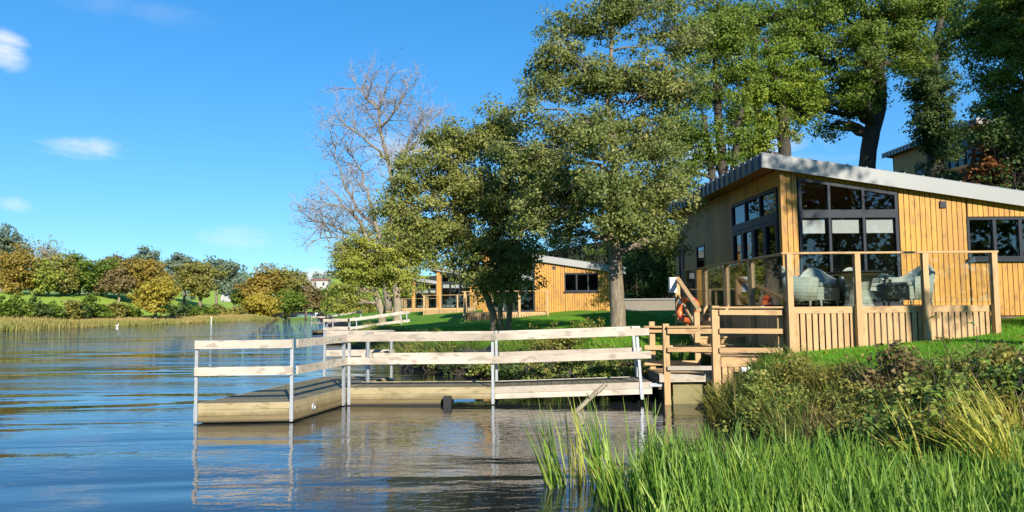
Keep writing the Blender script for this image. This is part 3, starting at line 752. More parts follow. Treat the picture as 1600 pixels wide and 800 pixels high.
def walkway(name, label, a, b, width, za, zb, dirw, float_len, group=None, near_posts=(0, .52, 1), far=True, detail=True):
    root = empty(name, (0, 0, 0), 0, label, 'walkway', group)
    a = Vector((*a, 0)); b = Vector((*b, 0)); w = Vector((*dirw, 0)).normalized() * width
    mid = a + (b - a) * float_len
    for (p, q, z0, z1, sk) in ((a, mid, za, za, 1), (mid, b, za, zb, 0)):
        L = (q - p).length; n = max(4, int(L / .145))
        Q = [tuple((p + w).xy), tuple(p.xy), tuple(q.xy), tuple((q + w).xy)]
        # planks run across the walkway
        m = MB()
        for i in range(n):
            t0, t1 = i / n, (i + .94) / n; h0, h1 = z0 + (z1 - z0) * t0, z0 + (z1 - z0) * t1
            A, B = p + (q - p) * t0, p + (q - p) * t1; j = .004 * random.random()
            m.hexa([(A.x, A.y, h0 - .035), (B.x, B.y, h1 - .035), ((B + w).x, (B + w).y, h1 - .035), ((A + w).x, (A + w).y, h0 - .035), (A.x, A.y, h0 + j), (B.x, B.y, h1 + j), ((B + w).x, (B + w).y, h1 + j), ((A + w).x, (A + w).y, h0 + j)])
        m.build('deck_boards', 'deck_timber', root)
        for o_, nm in ((-w.normalized() * .03, 'side_board'), (w + w.normalized() * .03, 'side_board')):
            m = MB(); P = p + o_; R = q + o_
            for k, (y0, y1) in enumerate(((-.12, .012), (-.235, -.125))):
                m.bar(P + Vector((0, 0, z0 + (y0 + y1) / 2)), R + Vector((0, 0, z1 + (y0 + y1) / 2)), .045, y1 - y0)
            m.build(nm, 'grey_rail' if not sk else 'fascia_timber', root)
    # float under the first part, small black float under the joint
    fl = MB(); u = (mid - a); A = a + w * .08 + u * .02; B = a + u * .62 + w * .08
    fl.hexa([(A.x, A.y, -.2), (B.x, B.y, -.2), ((B + w * .84).x, (B + w * .84).y, -.2), ((A + w * .84).x, (A + w * .84).y, -.2), (A.x, A.y, za - .06), (B.x, B.y, za - .06), ((B + w * .84).x, (B + w * .84).y, za - .06), ((A + w * .84).x, (A + w * .84).y, za - .06)])
    fl.build('float', 'float_black', root)
    if detail:
        m = MB(); P = a - w.normalized() * .03; R = a + u * .64 - w.normalized() * .03
        m.bar(P + Vector((0, 0, .06)), R + Vector((0, 0, .06)), .044, .12); m.build('side_board', 'fascia_timber', root)
        m = MB(); c = a + u * .66; m.bar(c + Vector((0, 0, .03)), c + u.normalized() * .16 + Vector((0, 0, .03)), .5, .34); m.build('float', 'float_black', root)
    sl = (zb - za) / max((b - mid).length, .1)
    railing(root, tuple(a.xy), tuple(mid.xy), za, za, (.015, .985), lean=0)
    railing(root, tuple(mid.xy), tuple(b.xy), za, zb, (.02, .955) if not detail else (.93,), lean=.06)
    if far:
        railing(root, tuple((a + w).xy), tuple((mid + w).xy), za, za, (.04, .985), side=-1, lean=0)
        railing(root, tuple((mid + w).xy), tuple((b + w).xy), za, zb, (.955,), side=-1, lean=.06)
    if detail:
        m = MB(); e = (b - mid).normalized(); c = b + Vector((0, 0, zb - .05)) - w.normalized() * .03
        m.bar(c - e * .05, c + e * .22, .06, .07); m.build('hinge_plate', 'galvanised', root)
    return root
wa = pt(543, 604, 15.75); wb = pt(1018, 595, 15.5)
walkway('railed_walkway', 'pale railed walkway joining the near platform to the timber landing', (wa.x, wa.y), (wb.x, wb.y), 1.2, DZ, .445, (.04, 1), .49)
G_P = 'landing stages farther up the bank'
a = pt(506, 530, 42); b = pt(632, 515, 42)
walkway('landing_stage', 'middle distance railed landing stage sloping up to the bank', (a.x, a.y), (b.x, b.y), 1.3, .32, .72, (.1, 1), .32, G_P, detail=False)
a = pt(487, 505, 60); b = pt(567, 501, 60)
walkway('landing_stage', 'farther railed landing stage with a low dark float end', (a.x, a.y), (b.x, b.y), 1.3, .3, .75, (.1, 1), .3, G_P, detail=False, far=False)

# ------------------------------------------------------------------ timber landing and stairs between walkway and deck
lan = empty('timber_landing', (0, 0, 0), 0, 'new yellow pine landing with posts and rails beside the deck', 'landing')
def post(x, y, z0, z1, w): m = MB(); m.box(x - w / 2, x + w / 2, y - w / 2, y + w / 2, z0, z1); return m.build('post', 'pine_z', lan)
p1 = pt(1041, 560, 15.4); p2 = pt(1118, 540, 15.15); p3 = pt(1019, 545, 16.6); p4 = pt(1221, 520, 14.95)
post(p1.x, p1.y, -.5, 1.66, .125); post(p2.x, p2.y, .2, 2.02, .15); post(p3.x, p3.y, .5, 1.68, .12); post(p4.x - .02, p4.y + .05, .8, 1.95, .10)
def rail(a, b, h, m_='pine_x', w=.045): m = MB(); m.bar(a, b, w, h); return m.build('rail', m_, lan)
for py in (517.5, 546, ): rail(pt(1043, py, 15.30), pt(1112, py, 15.10), .10)
rail(pt(1043, 575, 15.30), pt(1112, 575, 15.1), .085, 'grey_rail')
for py in (488, 517, 547): rail(pt(1124, py, 15.05), pt(1223, py + .5, 14.86), .10)
for py in (516, 543, 567): rail(pt(1007, py, 16.50), pt(1090, py, 16.50), .10)
m = MB(); m.bar(pt(1006, 510.5, 16.45), pt(1092, 511, 16.45), .12, .035); m.build('cap_rail', 'pine_x', lan)
m = MB(); m.bar(pt(1042, 511, 15.32), pt(1111, 510, 15.14), .14, .035); m.build('cap_rail', 'pine_x', lan)
m = MB(); m.bar(pt(1112, 480.5, 15.1), pt(1229, 480, 14.86), .13, .035); m.build('cap_rail', 'pine_x', lan)
fl = MB(); y = 15.4
while y < 16.7: fl.box(3.02, 4.24, y, y + .13, .60, .635); y += .14
y = 15.15
while y < 16.7: fl.box(4.26, 5.46, y, y + .13, .94, .975); y += .14
fl.build('floor_boards', 'pine_x', lan)
m = MB(); m.box(4.24, 5.44, 15.10, 15.14, .78, .96); m.build('edge_board', 'pine_x', lan)
m = MB(); m.box(3.02, 4.1, 15.34, 15.38, .46, .62); m.build('edge_board', 'grey_rail', lan)
m = MB(); x = 4.26
while x < 5.3: m.box(x, x + .10, 15.115, 15.14, .45, .775); x += .125
m.build('skirting', 'pine_z', lan)
m = MB(); m.box(3.02, 3.1, 15.45, 16.6, .3, .58); m.box(4.1, 4.2, 15.45, 16.6, .3, .58); m.build('joist', 'dark_timber', lan)
st = empty('timber_stairs', (0, 0, 0), 0, 'short flight of pine stairs with sloping handrail rising from the landing', 'stairs')
for i in range(5):
    z = .975 + .165 * (i + 1); y = 16.65 + i * .62
    m = MB(); m.box(4.28, 5.44, y - .03, y + .64, z - .04, z); m.box(4.28, 5.44, y, y + .03, z - .165, z - .042); m.build('step', 'pine_x', st)
n0 = pt(1088, 488, 16.6); n1 = pt(1058, 437, 19.8)
for (p, z0, z1, nm) in ((n0, .6, n0.z, 'post'), (n1, 1.2, n1.z + .02, 'post')):
    m = MB(); m.box(p.x - .06, p.x + .06, p.y - .06, p.y + .06, z0, z1); m.build(nm, 'pine_z', st)
m = MB(); m.bar(n1 + Vector((.0, 0, .05)), n0 + Vector((.03, -.1, .05)), .11, .06); m.build('handrail', 'pine_y', st)
for dz in (-.42, -.78): m = MB(); m.bar(n1 + Vector((.02, 0, dz)), n0 + Vector((.02, 0, dz)), .04, .09); m.build('rail', 'pine_y', st)
m = MB(); c = pt(1051, 446, 19.7); m.box(c.x - .09, c.x + .09, c.y - .1, c.y + .1, c.z - .19, c.z + .19); m.box(c.x - .1, c.x + .1, c.y - .11, c.y + .11, c.z + .19, c.z + .21)
tag(m.build('junction_box', 'white_paint'), 'small white box fixed to the top of the stair post', 'box')
# lifebuoy hung inside the stair rail
c = pt(1075, 484, 18.2); lb = empty('lifebuoy', c, 0, 'orange lifebuoy hanging on the stair rail', 'lifebuoy')
lb.rotation_euler = (radians(90), 0, radians(-52)); V = []; Fc = []; n1_, n2_ = 28, 10
ring = MB(); ring.tube([(.28 * cos(k * 2 * pi / 28), .28 * sin(k * 2 * pi / 28), 0) for k in range(29)], [.075] * 29, 10, cap=False); ring.build('ring', 'orange_plastic', lb, True)
for k in range(4):
    a0 = k * pi / 2 + pi / 4; m = MB(); m.tube([(.28 * cos(a0 + d), .28 * sin(a0 + d), 0) for d in (-.12, -.04, .04, .12)], [.079] * 4, 10, cap=False); m.build('band', 'white_paint' if k % 2 else 'red_band', lb, True)
# abutment below the landing, retaining wall behind, white pipe
m = MB(); m.box(3.32, 4.75, 15.46, 17.2, -.9, .585)
tag(m.build('bank_revetment', 'concrete_algae'), 'ochre algae covered block of bank revetment below the landing', 'revetment')
m = MB(); c = pt(1157, 578, 14.95); m.tube([c + Vector((0, -.05, 0)), c + Vector((.42, .0, .03))], [.055, .055], 12)
tag(m.build('drain_pipe', 'white_paint'), 'short white pipe lying in front of the landing boards', 'pipe')
a = pt(975, 474, 34); b = pt(1062, 474, 34)
w = MB(); w.box(a.x, b.x, 34, 34.3, .9, 2.28); wl = w.build('retaining_wall', 'render_wall'); tag(wl, 'low stained rendered wall between the two lodges', 'wall')
w = MB(); w.box(a.x - .04, b.x + .04, 33.95, 34.35, 2.283, 2.36); w.build('coping', 'wall_coping', wl)
# broken branch standing in the shallows
m = MB(); m.tube([pt(912, 664, 10.6), pt(907, 652, 10.7), pt(900, 643, 10.8), pt(922, 622, 10.9), pt(947, 600, 11.0)], [.03, .032, .036, .036, .034], 8)
m.tube([pt(922, 622, 10.85), pt(917, 614, 10.85)], [.018, .012], 6)
tag(m.build('broken_branch', 'bark_pale', None, True), 'bent broken branch sticking out of the water among reeds', 'branch')

# ------------------------------------------------------------------ trees on the near bank
G_T = 'trees on the near bank'
tree('alder_tree', 'tall dark alder with the single thick trunk right of the small lodge', 21,
     [[(966, 512, 13), (964, 470, 12), (962, 400, 10.5), (956, 330, 8.5), (962, 250, 6), (950, 170, 4), (955, 80, 3), (960, 10, 2)]],
     [(905, 45, 78, 55), (975, 20, 110, 50), (850, 130, 60, 42), (960, 130, 100, 65), (808, 180, 54, 36), (800, 235, 40, 34), (915, 210, 90, 55), (1010, 215, 80, 60), (838, 262, 66, 46), (900, 300, 80, 55), (985, 310, 70, 55), (850, 335, 70, 48), (1045, 140, 60, 66), (1035, 290, 58, 55), (870, 365, 46, 24), (1045, 372, 48, 34), (930, 350, 50, 30, -1.8), (905, 110, 56, 46), (1060, 60, 55, 55), (985, 355, 42, 30, -1.8), (870, 85, 50, 35), (955, 280, 70, 60, -2), (930, 200, 70, 60, -2)],
     'leaf_alder', 'bark_brown', 1900, 54, .074, .29, 3, 'tree', G_T, shell=.5)
tree('alder_tree', 'leaning many stemmed alder in front of the shaded deck', 25.5,
     [[(772, 500, 5.5), (762, 465, 5), (748, 430, 5), (738, 380, 4.5), (720, 310, 3), (705, 250, 2)], [(795, 500, 4.5), (800, 450, 4), (806, 380, 3.5), (800, 300, 2.5)], [(782, 500, 4), (784, 450, 3.5), (778, 380, 3), (762, 290, 2)]],
     [(700, 250, 44, 36), (755, 228, 56, 38), (805, 240, 50, 42), (668, 285, 40, 30), (725, 305, 58, 46), (790, 320, 64, 56), (645, 335, 40, 28), (700, 365, 54, 40), (765, 385, 58, 48), (815, 385, 50, 44), (712, 405, 38, 26), (785, 435, 42, 30), (822, 425, 26, 30), (630, 300, 32, 24), (760, 300, 60, 50), (640, 365, 34, 26), (690, 212, 34, 24), (830, 320, 50, 50), (745, 430, 34, 22), (780, 205, 36, 26), (650, 250, 34, 24), (820, 270, 40, 40), (612, 330, 24, 16)],
     'leaf_alder_light', 'bark_brown', 1700, 54, .086, .34, 4, 'tree', G_T, shell=.5)
tree('willow_tree', 'yellow green willow with the pale leaning trunk by the far decks', 46,
     [[(597, 487, 6), (590, 465, 5.5), (582, 445, 5), (575, 410, 3.5), (572, 370, 2)]],
     [(562, 392, 34, 32), (592, 366, 40, 28), (555, 425, 34, 28), (600, 405, 40, 32), (543, 452, 24, 20), (582, 432, 32, 22), (625, 358, 34, 26), (575, 400, 50, 50), (548, 420, 30, 36), (560, 455, 36, 24), (600, 440, 34, 22), (538, 470, 22, 16)],
     'leaf_willow', 'bark_pale', 700, 52, .11, .42, 5, 'tree', G_T)
tree('willow_tree', 'upright willow with the ivy footed trunk beside the pale leaning trunk', 45,
     [[(621, 488, 7), (620, 455, 6.5), (618, 420, 5), (622, 380, 3)]],
     [(632, 390, 40, 32), (650, 412, 30, 30), (645, 350, 36, 26), (618, 425, 36, 28), (658, 380, 30, 34), (640, 445, 26, 20)],
     'leaf_willow', 'bark_pale', 480, 52, .11, .42, 6, 'tree', G_T)
# right-hand wood behind the big lodge
tree('ash_tree', 'slender dark stems above the left roof slope of the big lodge', 33,
     [[(1132, 292, 9), (1128, 240, 8), (1122, 170, 6), (1118, 90, 4), (1120, 20, 3)], [(1116, 300, 6), (1108, 240, 5), (1100, 180, 4)], [(1142, 290, 6), (1150, 230, 5), (1160, 170, 3)]],
     [(1105, 60, 60, 50), (1130, 10, 55, 35), (1085, 130, 45, 45), (1150, 110, 38, 30), (1090, 210, 45, 35), (1150, 205, 42, 30), (1065, 270, 38, 35), (1120, 150, 40, 30), (1085, 330, 30, 30), (1060, 200, 45, 45), (1100, 250, 45, 35), (1130, 60, 60, 45), (1150, 255, 36, 20), (1165, 120, 40, 30), (1080, 290, 40, 26)],
     'leaf_green', 'bark_dark', 900, 54, .10, .40, 7, 'tree', G_T, shell=.5)
tree('maple_tree', 'bright yellow green maple on the slope right behind the lodge roof ridge', 35,
     [[(1226, 248, 10), (1224, 200, 9), (1220, 160, 7), (1205, 110, 5), (1195, 60, 3)]],
     [(1205, 110, 45, 26), (1250, 120, 38, 28), (1185, 145, 42, 26), (1235, 150, 42, 24), (1195, 185, 46, 22), (1215, 80, 38, 22), (1250, 175, 30, 18), (1195, 215, 40, 16), (1165, 235, 36, 20), (1240, 205, 40, 14), (1160, 180, 34, 24)],
     'leaf_bright', 'bark_dark', 620, 54, .10, .38, 8, 'tree', G_T, shell=.5)
tree('maple_tree', 'green crowned tree filling the top between alder and oak', 38,
     [[(1190, 262, 8), (1185, 180, 7), (1178, 100, 6), (1180, 20, 4)]],
     [(1180, 30, 60, 35), (1235, 20, 55, 35), (1140, 60, 45, 35), (1220, 60, 42, 20), (1180, -30, 60, 30)],
     'leaf_green', 'bark_dark', 420, 54, .11, .46, 9, 'tree', G_T)
tree('oak_tree', 'big dark oak trunk rising above the roof of the lodge', 36,
     [[(1355, 268, 12.5), (1357, 235, 12), (1362, 205, 12.5), (1373, 170, 11), (1374, 120, 9), (1362, 70, 8), (1350, 20, 6), (1345, -40, 4)]],
     [(1325, 55, 55, 36), (1290, 95, 48, 32), (1335, 125, 46, 38), (1385, 25, 50, 36), (1290, 160, 34, 18), (1300, 195, 26, 11), (1340, -15, 80, 35), (1410, 60, 34, 26), (1280, 30, 45, 30), (1350, 165, 28, 26), (1420, 15, 40, 30), (1425, 95, 26, 16), (1310, 10, 60, 40), (1395, 65, 40, 30), (1260, 70, 30, 30), (1345, 150, 30, 34, -2), (1350, 95, 40, 34, -2), (1320, 150, 40, 26), (1365, 50, 40, 30, -2), (1275, 130, 40, 30), (1265, 165, 40, 20), (1305, 200, 40, 10), (1240, 60, 36, 30), (1420, 50, 40, 40), (1440, 10, 40, 40)],
     'leaf_green', 'bark_dark', 1300, 54, .108, .42, 10, 'tree', G_T, shell=.5)
tree('ivy_clad_tree', 'ivy smothered trunk standing left of the dark upper lodge', 39,
     [[(1462, 262, 12), (1460, 210, 12), (1455, 150, 10), (1458, 90, 8), (1470, 20, 5)]],
     [(1452, 110, 32, 26), (1450, 145, 34, 24), (1458, 180, 28, 26), (1465, 215, 26, 24), (1470, 70, 38, 25), (1462, 245, 28, 16), (1500, 45, 40, 30), (1480, 5, 45, 30), (1455, 130, 34, 40, -1), (1458, 200, 30, 40, -1), (1440, 90, 30, 24), (1475, 230, 34, 30, -1)],
     'leaf_dark', 'bark_dark', 560, 46, .13, .40, 11, 'tree', G_T, shell=.4)
tree('beech_tree', 'overhanging green tree at the top right corner', 31,
     [[(1628, 300, 14), (1625, 220, 13), (1612, 130, 10), (1600, 40, 7), (1590, -30, 5)]],
     [(1560, 40, 60, 40), (1590, 90, 55, 36), (1535, 80, 45, 26), (1560, 130, 48, 25), (1600, 150, 45, 28), (1520, 20, 50, 35), (1545, 165, 34, 14), (1585, 190, 36, 16), (1600, 10, 55, 40), (1520, 125, 32, 16), (1580, 215, 40, 26), (1555, 205, 30, 18), (1490, 60, 40, 30), (1630, 60, 50, 60), (1570, 5, 80, 40), (1630, 180, 40, 40)],
     'leaf_green', 'bark_dark', 950, 56, .10, .40, 12, 'tree', G_T, shell=.5)
# woodland trees off to the right whose shade falls on the slope
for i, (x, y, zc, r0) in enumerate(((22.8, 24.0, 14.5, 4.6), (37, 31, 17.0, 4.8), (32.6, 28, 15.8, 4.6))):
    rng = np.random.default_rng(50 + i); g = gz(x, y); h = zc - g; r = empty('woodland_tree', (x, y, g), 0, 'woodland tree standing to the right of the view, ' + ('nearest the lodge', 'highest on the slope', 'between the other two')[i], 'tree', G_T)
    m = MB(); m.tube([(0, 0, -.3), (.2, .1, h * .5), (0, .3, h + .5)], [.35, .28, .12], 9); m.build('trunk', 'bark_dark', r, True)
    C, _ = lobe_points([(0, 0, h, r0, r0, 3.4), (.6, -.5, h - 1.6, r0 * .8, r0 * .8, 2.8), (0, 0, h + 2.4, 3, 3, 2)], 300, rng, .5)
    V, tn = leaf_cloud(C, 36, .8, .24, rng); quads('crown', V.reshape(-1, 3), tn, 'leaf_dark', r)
# tree beside the viewpoint that dapples the gable and shades the lawn at right
def shade_tree():
    rng = np.random.default_rng(77); x, y = 12.6, 3.4; r = empty('lakeside_tree', (x, y, gz(x, y)), 0, 'tree beside the viewpoint that throws dappled shade on the lodge', 'tree', G_T)
    b = gz(x, y)
    m = MB(); m.tube([(0, 0, -.3), (.1, .0, 4), (-.6, .2, 8), (-1, .3, 12.2 - b)], [.24, .2, .13, .05], 9); m.build('trunk', 'bark_brown', r, True)
    C, _ = lobe_points([(-1.3, .5, 12.2 - b, 2.3, 1.2, .75), (.3, -.8, 8.75 - b, 1.5, .9, .4), (3.6, .4, 8.6 - b, 1.1, 1.0, .7)], 62, rng, .6)
    V, tn = leaf_cloud(C, 26, .42, .13, rng); quads('crown', V.reshape(-1, 3), tn, 'leaf_green', r)
shade_tree()

# bare crowned tree: recursive branching
def bare_tree(D=45.5):
    rng = np.random.default_rng(21); base = pt(606, 488, D); bz = gz(base.x, base.y); k = D / F
    root = empty('bare_tree', (base.x, base.y, bz), 0, 'tall almost leafless tree with fine twigs against the sky', 'tree', G_T)
    tr = MB(); br = MB(); tw = MB(); tips = []
    def P(px, py, dd=0): v = pt(px, py, D + dd); return np.array([v.x - base.x, v.y - base.y, v.z - bz])
    main = [[P(606, 486), P(604, 440), P(606, 400), P(610, 350), P(614, 300), P(606, 250), P(594, 200), P(592, 172), P(600, 150)], [P(606, 400), P(590, 360), P(578, 315), P(568, 270, 1), P(545, 240, 1)],
            [P(600, 410), P(575, 375), P(562, 345), P(540, 325, -1), P(505, 315, -1)], [P(612, 330), P(620, 280), P(630, 245, 1), P(640, 215, 1), P(655, 190, 1)], [P(590, 360), P(560, 330, 1), P(535, 280, 1), P(522, 230, 1)],
            [P(606, 250), P(585, 230, -1), P(555, 205, -1), P(535, 190, -1)], [P(614, 300), P(650, 262, -1), P(682, 228, -1)], [P(630, 245), P(655, 215), P(672, 190)], [P(604, 440), P(570, 400), P(530, 370), P(500, 372)], [P(595, 200), P(612, 180, -1), P(630, 150, -1)], [P(592, 170), P(572, 155), P(560, 138)], [P(575, 375), P(545, 365), P(515, 350), P(490, 345)]]
    rad = [.25, .15, .15, .13, .12, .10, .09, .08, .08, .09, .08, .09]
    def grow(p, d, L, r, lev):
        n = 4; q = p.copy(); pts = [q.copy()]; dd = d.copy()
        for i in range(n):
            dd = dd + rng.normal(size=3) * .22 + np.array([0, 0, .05]); dd /= np.linalg.norm(dd); q = q + dd * L / n; pts.append(q.copy())
        (br if lev < 2 else tw).tube(pts, np.linspace(r, r * .45, n + 1), 4 if lev < 2 else 3, cap=False)
        if lev >= 3: tips.append(q); return
        for i in range(4 if lev < 2 else 5):
            j = rng.integers(1, n + 1); nd = dd * .7 + rng.normal(size=3) * .62 + np.array([0, 0, .12]); nd /= np.linalg.norm(nd)
            grow(pts[j], nd, L * (.5 + .25 * rng.random()), max(r * .5, .009), lev + 1)
    for i, (m_, r) in enumerate(zip(main, rad)):
        pts = []
        for a, b in zip(m_[:-1], m_[1:]):
            q = path(a, b, 4, .03, rng); pts += list(q[:3])
        pts.append(m_[-1]); n = len(pts)
        (tr if i == 0 else br).tube(pts, np.linspace(r, .03, n), 8)
        s0 = n // 2 if i == 0 else n // 3
        for j in range(s0, n):
            for _ in range(2):
                t_ = pts[min(j + 1, n - 1)] - pts[j - 1]; t_ = t_ / (np.linalg.norm(t_) + 1e-6); nd = t_ * .6 + rng.normal(size=3) * .6 + np.array([0, 0, .2]); nd /= np.linalg.norm(nd)
                grow(pts[j], nd, 1.15 + .7 * rng.random(), .032, 1)
    tr.build('trunk', 'bark_ash', root, True); br.build('branches', 'bark_ash', root, True); tw.build('twigs', 'bark_twig', root)
    tips = np.array(tips); sel = tips[rng.random(len(tips)) < .25]
    V, tn = leaf_cloud(sel, 3, .3, .08, rng); quads('crown', V.reshape(-1, 3), tn, 'leaf_brown', root)
bare_tree()

# shrubs, hedges
G_S = 'shrubs along the near bank'
def pbush(px, py, D, r, name, label, leaf, seed, clumps=40, per=40, ls=.08, cr=.25, **kw):
    p = pt(px, py, D); return bush(name, label, (p.x, p.y), r, leaf, clumps, per, ls, cr, seed, group=kw.pop('group', G_S), **kw)
for i, (px, D, r, leaf, lb) in enumerate((
    (1010, 40, (1.6, 1.5, 3.4), 'leaf_dark', 'dark evergreen hedge plant right of the small lodge'), (1050, 39, (1.7, 1.5, 4.0), 'leaf_dark', 'dark evergreen hedge plant against the back of the big lodge'),
    (985, 44, (1.7, 1.5, 4.6), 'leaf_dark', 'dark evergreen behind the roof corner of the small lodge'), (1030, 47, (2.2, 2, 5.2), 'leaf_green', 'tall green bush far behind between the lodges'),
    (865, 57, (2.6, 2, 7.0), 'leaf_dark', 'dark tree behind the left part of the small lodge roof'), (915, 56, (2.8, 2, 6.4), 'leaf_dark', 'dark tree rising over the middle of the small lodge roof'), (962, 55, (2.6, 2, 6.6), 'leaf_green', 'green tree rising behind the thick trunk'), (1010, 56, (2.8, 2, 7.5), 'leaf_dark', 'tall dark tree behind the hedge between the lodges'),
    (1480, 31, (1.8, 1.5, 2.4), 'leaf_dark', 'dark bush on the slope below the upper lodge, leftmost'), (1530, 30, (1.9, 1.5, 3.5), 'leaf_rust', 'rust red bush below the upper lodge'),
    (1580, 29, (2.0, 1.5, 4.0), 'leaf_dark', 'dark green bush at the right edge below the upper lodge'), (1555, 27.5, (1.8, 1.4, 2.2), 'leaf_dark', 'lower dark bush showing just over the right roof end'),
    (1445, 33, (1.6, 1.5, 2.3), 'leaf_dark', 'dark bush at the foot of the ivy trunk'), (1600, 32, (2.2, 1.6, 4.4), 'leaf_green', 'taller green bush behind the rust red one'))):
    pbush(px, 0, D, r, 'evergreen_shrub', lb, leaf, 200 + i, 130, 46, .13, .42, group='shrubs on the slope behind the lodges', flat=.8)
# bank plants under the walkway
for i, (px, py, D, r, leaf, lb) in enumerate((
    (845, 0, 18.9, (.75, .6, .95), 'leaf_bramble', 'leafy bank shrub behind the middle of the walkway'), (895, 0, 18.4, (.8, .6, .8), 'leaf_bramble', 'leafy bank shrub seen through the right walkway rails'),
    (945, 0, 17.9, (.7, .5, .65), 'leaf_bramble', 'low bank plant beneath the thick trunk'), (790, 0, 20.2, (.6, .5, .6), 'leaf_dark', 'small dark bank plant behind the walkway joint'), (990, 0, 17.3, (.5, .4, .6), 'leaf_olive', 'pale grass like plant beside the walkway end'),
    (865, 0, 19.9, (.9, .5, .9), 'leaf_olive', 'feathery shrub standing above the top walkway rail'), (720, 0, 22.2, (.8, .5, .55), 'leaf_dark', 'dark trailing plant on the bank left of the walkway joint'), (670, 0, 23.8, (.9, .5, .6), 'leaf_bramble', 'bramble trailing over the stones at the left end of the lawn'), (755, 0, 21.2, (.7, .5, .5), 'leaf_bramble', 'bramble over the stones behind the rail joint'))):
    pbush(px, py, D, r, 'bank_shrub', lb, leaf, 230 + i, 70, 36, .06, .18)
for i in range(14):   # dark stones at the water's edge
    px = 640 + i * 20 + random.uniform(-6, 6); D = float(np.interp(px, [640, 820, 940], [24.9, 19.9, 18.2])) + random.uniform(-.1, .5); p = pt(px, 0, D)
    rng = np.random.default_rng(300 + i); bm_r = random.uniform(.22, .42)
    m = MB(); n = 9; prof = []
    V = []; Fc = []
    for a in range(6):
        th = pi * (a + .5) / 6
        for b in range(n):
            ph = 2 * pi * b / n; rr = bm_r * (1 + .25 * rng.normal() * .6)
            V.append((rr * 1.3 * sin(th) * cos(ph), rr * sin(th) * sin(ph), rr * .8 * cos(th)))
    for a in range(5):
        for b in range(n): b2 = (b + 1) % n; Fc.append((a * n + b, (a + 1) * n + b, (a + 1) * n + b2, a * n + b2))
    Fc.append(tuple(range(n))); Fc.append(tuple(5 * n + b for b in range(n - 1, -1, -1)))
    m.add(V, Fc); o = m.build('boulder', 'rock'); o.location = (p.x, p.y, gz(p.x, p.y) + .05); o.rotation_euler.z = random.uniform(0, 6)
    tag(o, 'dark stone at the water edge under the lawn bank', 'stone', 'stones along the lawn bank')

# foreground bank on the right: brambles, dry grass, laurel shoots, reeds
G_F = 'shrubs on the foreground bank'
fb = [  # px, top py, D, (rx, ry), leaf, label
    (1185, 575, 12.9, (.5, .45), 'leaf_bramble', 'rough green bush just below the landing boards'), (1255, 553, 12.6, (.55, .45), 'leaf_olive', 'yellowing bush touching the foot of the deck corner post'),
    (1330, 562, 11.9, (.6, .45), 'leaf_olive', 'bramble at the lawn edge in front of the second deck post'), (1410, 560, 11.3, (.7, .5), 'leaf_brown', 'brown faded bush at the lawn edge in front of the third deck post'),
    (1495, 552, 11.0, (.7, .5), 'leaf_bramble', 'taller bramble below the end of the deck'), (1580, 548, 10.6, (.75, .5), 'leaf_olive', 'bramble at the right edge below the kitchen window'),
    (1215, 610, 11.7, (.6, .45), 'leaf_bramble', 'dark hanging bush low over the shaded water'), (1300, 590, 10.9, (.65, .5), 'leaf_olive', 'brownish bush with drooping stems above the reeds'),
    (1390, 590, 10.2, (.7, .5), 'leaf_bramble', 'dark leafy bush behind the laurel shoots'), (1480, 585, 9.9, (.75, .55), 'leaf_bramble', 'bramble right of the laurel shoots'),
    (1570, 590, 9.4, (.75, .55), 'leaf_bramble', 'dark bramble at the right edge above the yellow sedge'), (1125, 605, 13.4, (.4, .35), 'leaf_olive', 'small pale bush at the foot of the wide landing post'),
    (1640, 560, 10.0, (.8, .6), 'leaf_bramble', 'bramble cut by the right edge of the view'), (1340, 640, 9.6, (.6, .4), 'leaf_olive', 'low dark bush just behind the reed bed, left of the laurel'), (1430, 650, 9.0, (.6, .4), 'leaf_bramble', 'low bush just behind the reed bed under the laurel'), (1530, 640, 8.7, (.6, .4), 'leaf_bramble', 'low dark bush under the arching yellow sedge')]
for i, (px, top, D, r, leaf, lb) in enumerate(fb):
    zt = pt(px, top, D).z; p = pt(px, 600, D); z0 = max(gz(p.x, p.y), 0)
    bush('bramble_bush', lb, (p.x, p.y, z0 - .05), (r[0], r[1], max(.3, (zt - z0) * .92)), leaf, 150, 38, .05 if px < 1350 else .075, .13 if px < 1350 else .16, 400 + i, group=G_F, flat=.85)
dg = [(1150, 13.2, 'pale dry grass tuft beside the landing skirting'), (1210, 12.6, 'dry grass tuft with seed heads before the deck corner'), (1270, 12.2, 'dry brown grass tuft at the lawn corner'), (1300, 11.7, 'brown grass tuft hanging under the lawn edge'),
      (1350, 11.4, 'straw coloured tuft under the lawn edge, centre'), (1240, 11.3, 'hanging dry grass low over the dark water'), (1290, 10.6, 'straw tuft low in the brownish bush'), (1430, 10.6, 'dry tuft between the brambles'), (1115, 13.1, 'small straw tuft at the ochre bank'), (1190, 11.9, 'drooping sedge tuft over the shaded water')]
dg += [(1370, 11.2, 'green and straw grass tuft at the lawn edge, before the third deck post'), (1460, 11.0, 'grass tuft at the lawn edge below the deck end'), (1530, 10.9, 'grass tuft at the lawn edge below the last deck post'), (1330, 10.2, 'drooping grass tuft behind the reed bed, centre'),
       (1400, 9.6, 'green grass tuft left of the laurel shoots'), (1500, 9.4, 'green grass tuft between laurel and sedge'), (1560, 8.9, 'tall grass tuft behind the arching sedge'), (1225, 10.9, 'long grass tuft trailing in the dark water'), (1265, 10.5, 'tall green grass tuft left of the brownish bush'), (1160, 12.4, 'grass tuft at the water below the white pipe')]
mats_ = ['grass_dry', 'leaf_bramble', 'leaf_olive', 'reed_green', 'grass_dry', 'leaf_bramble']
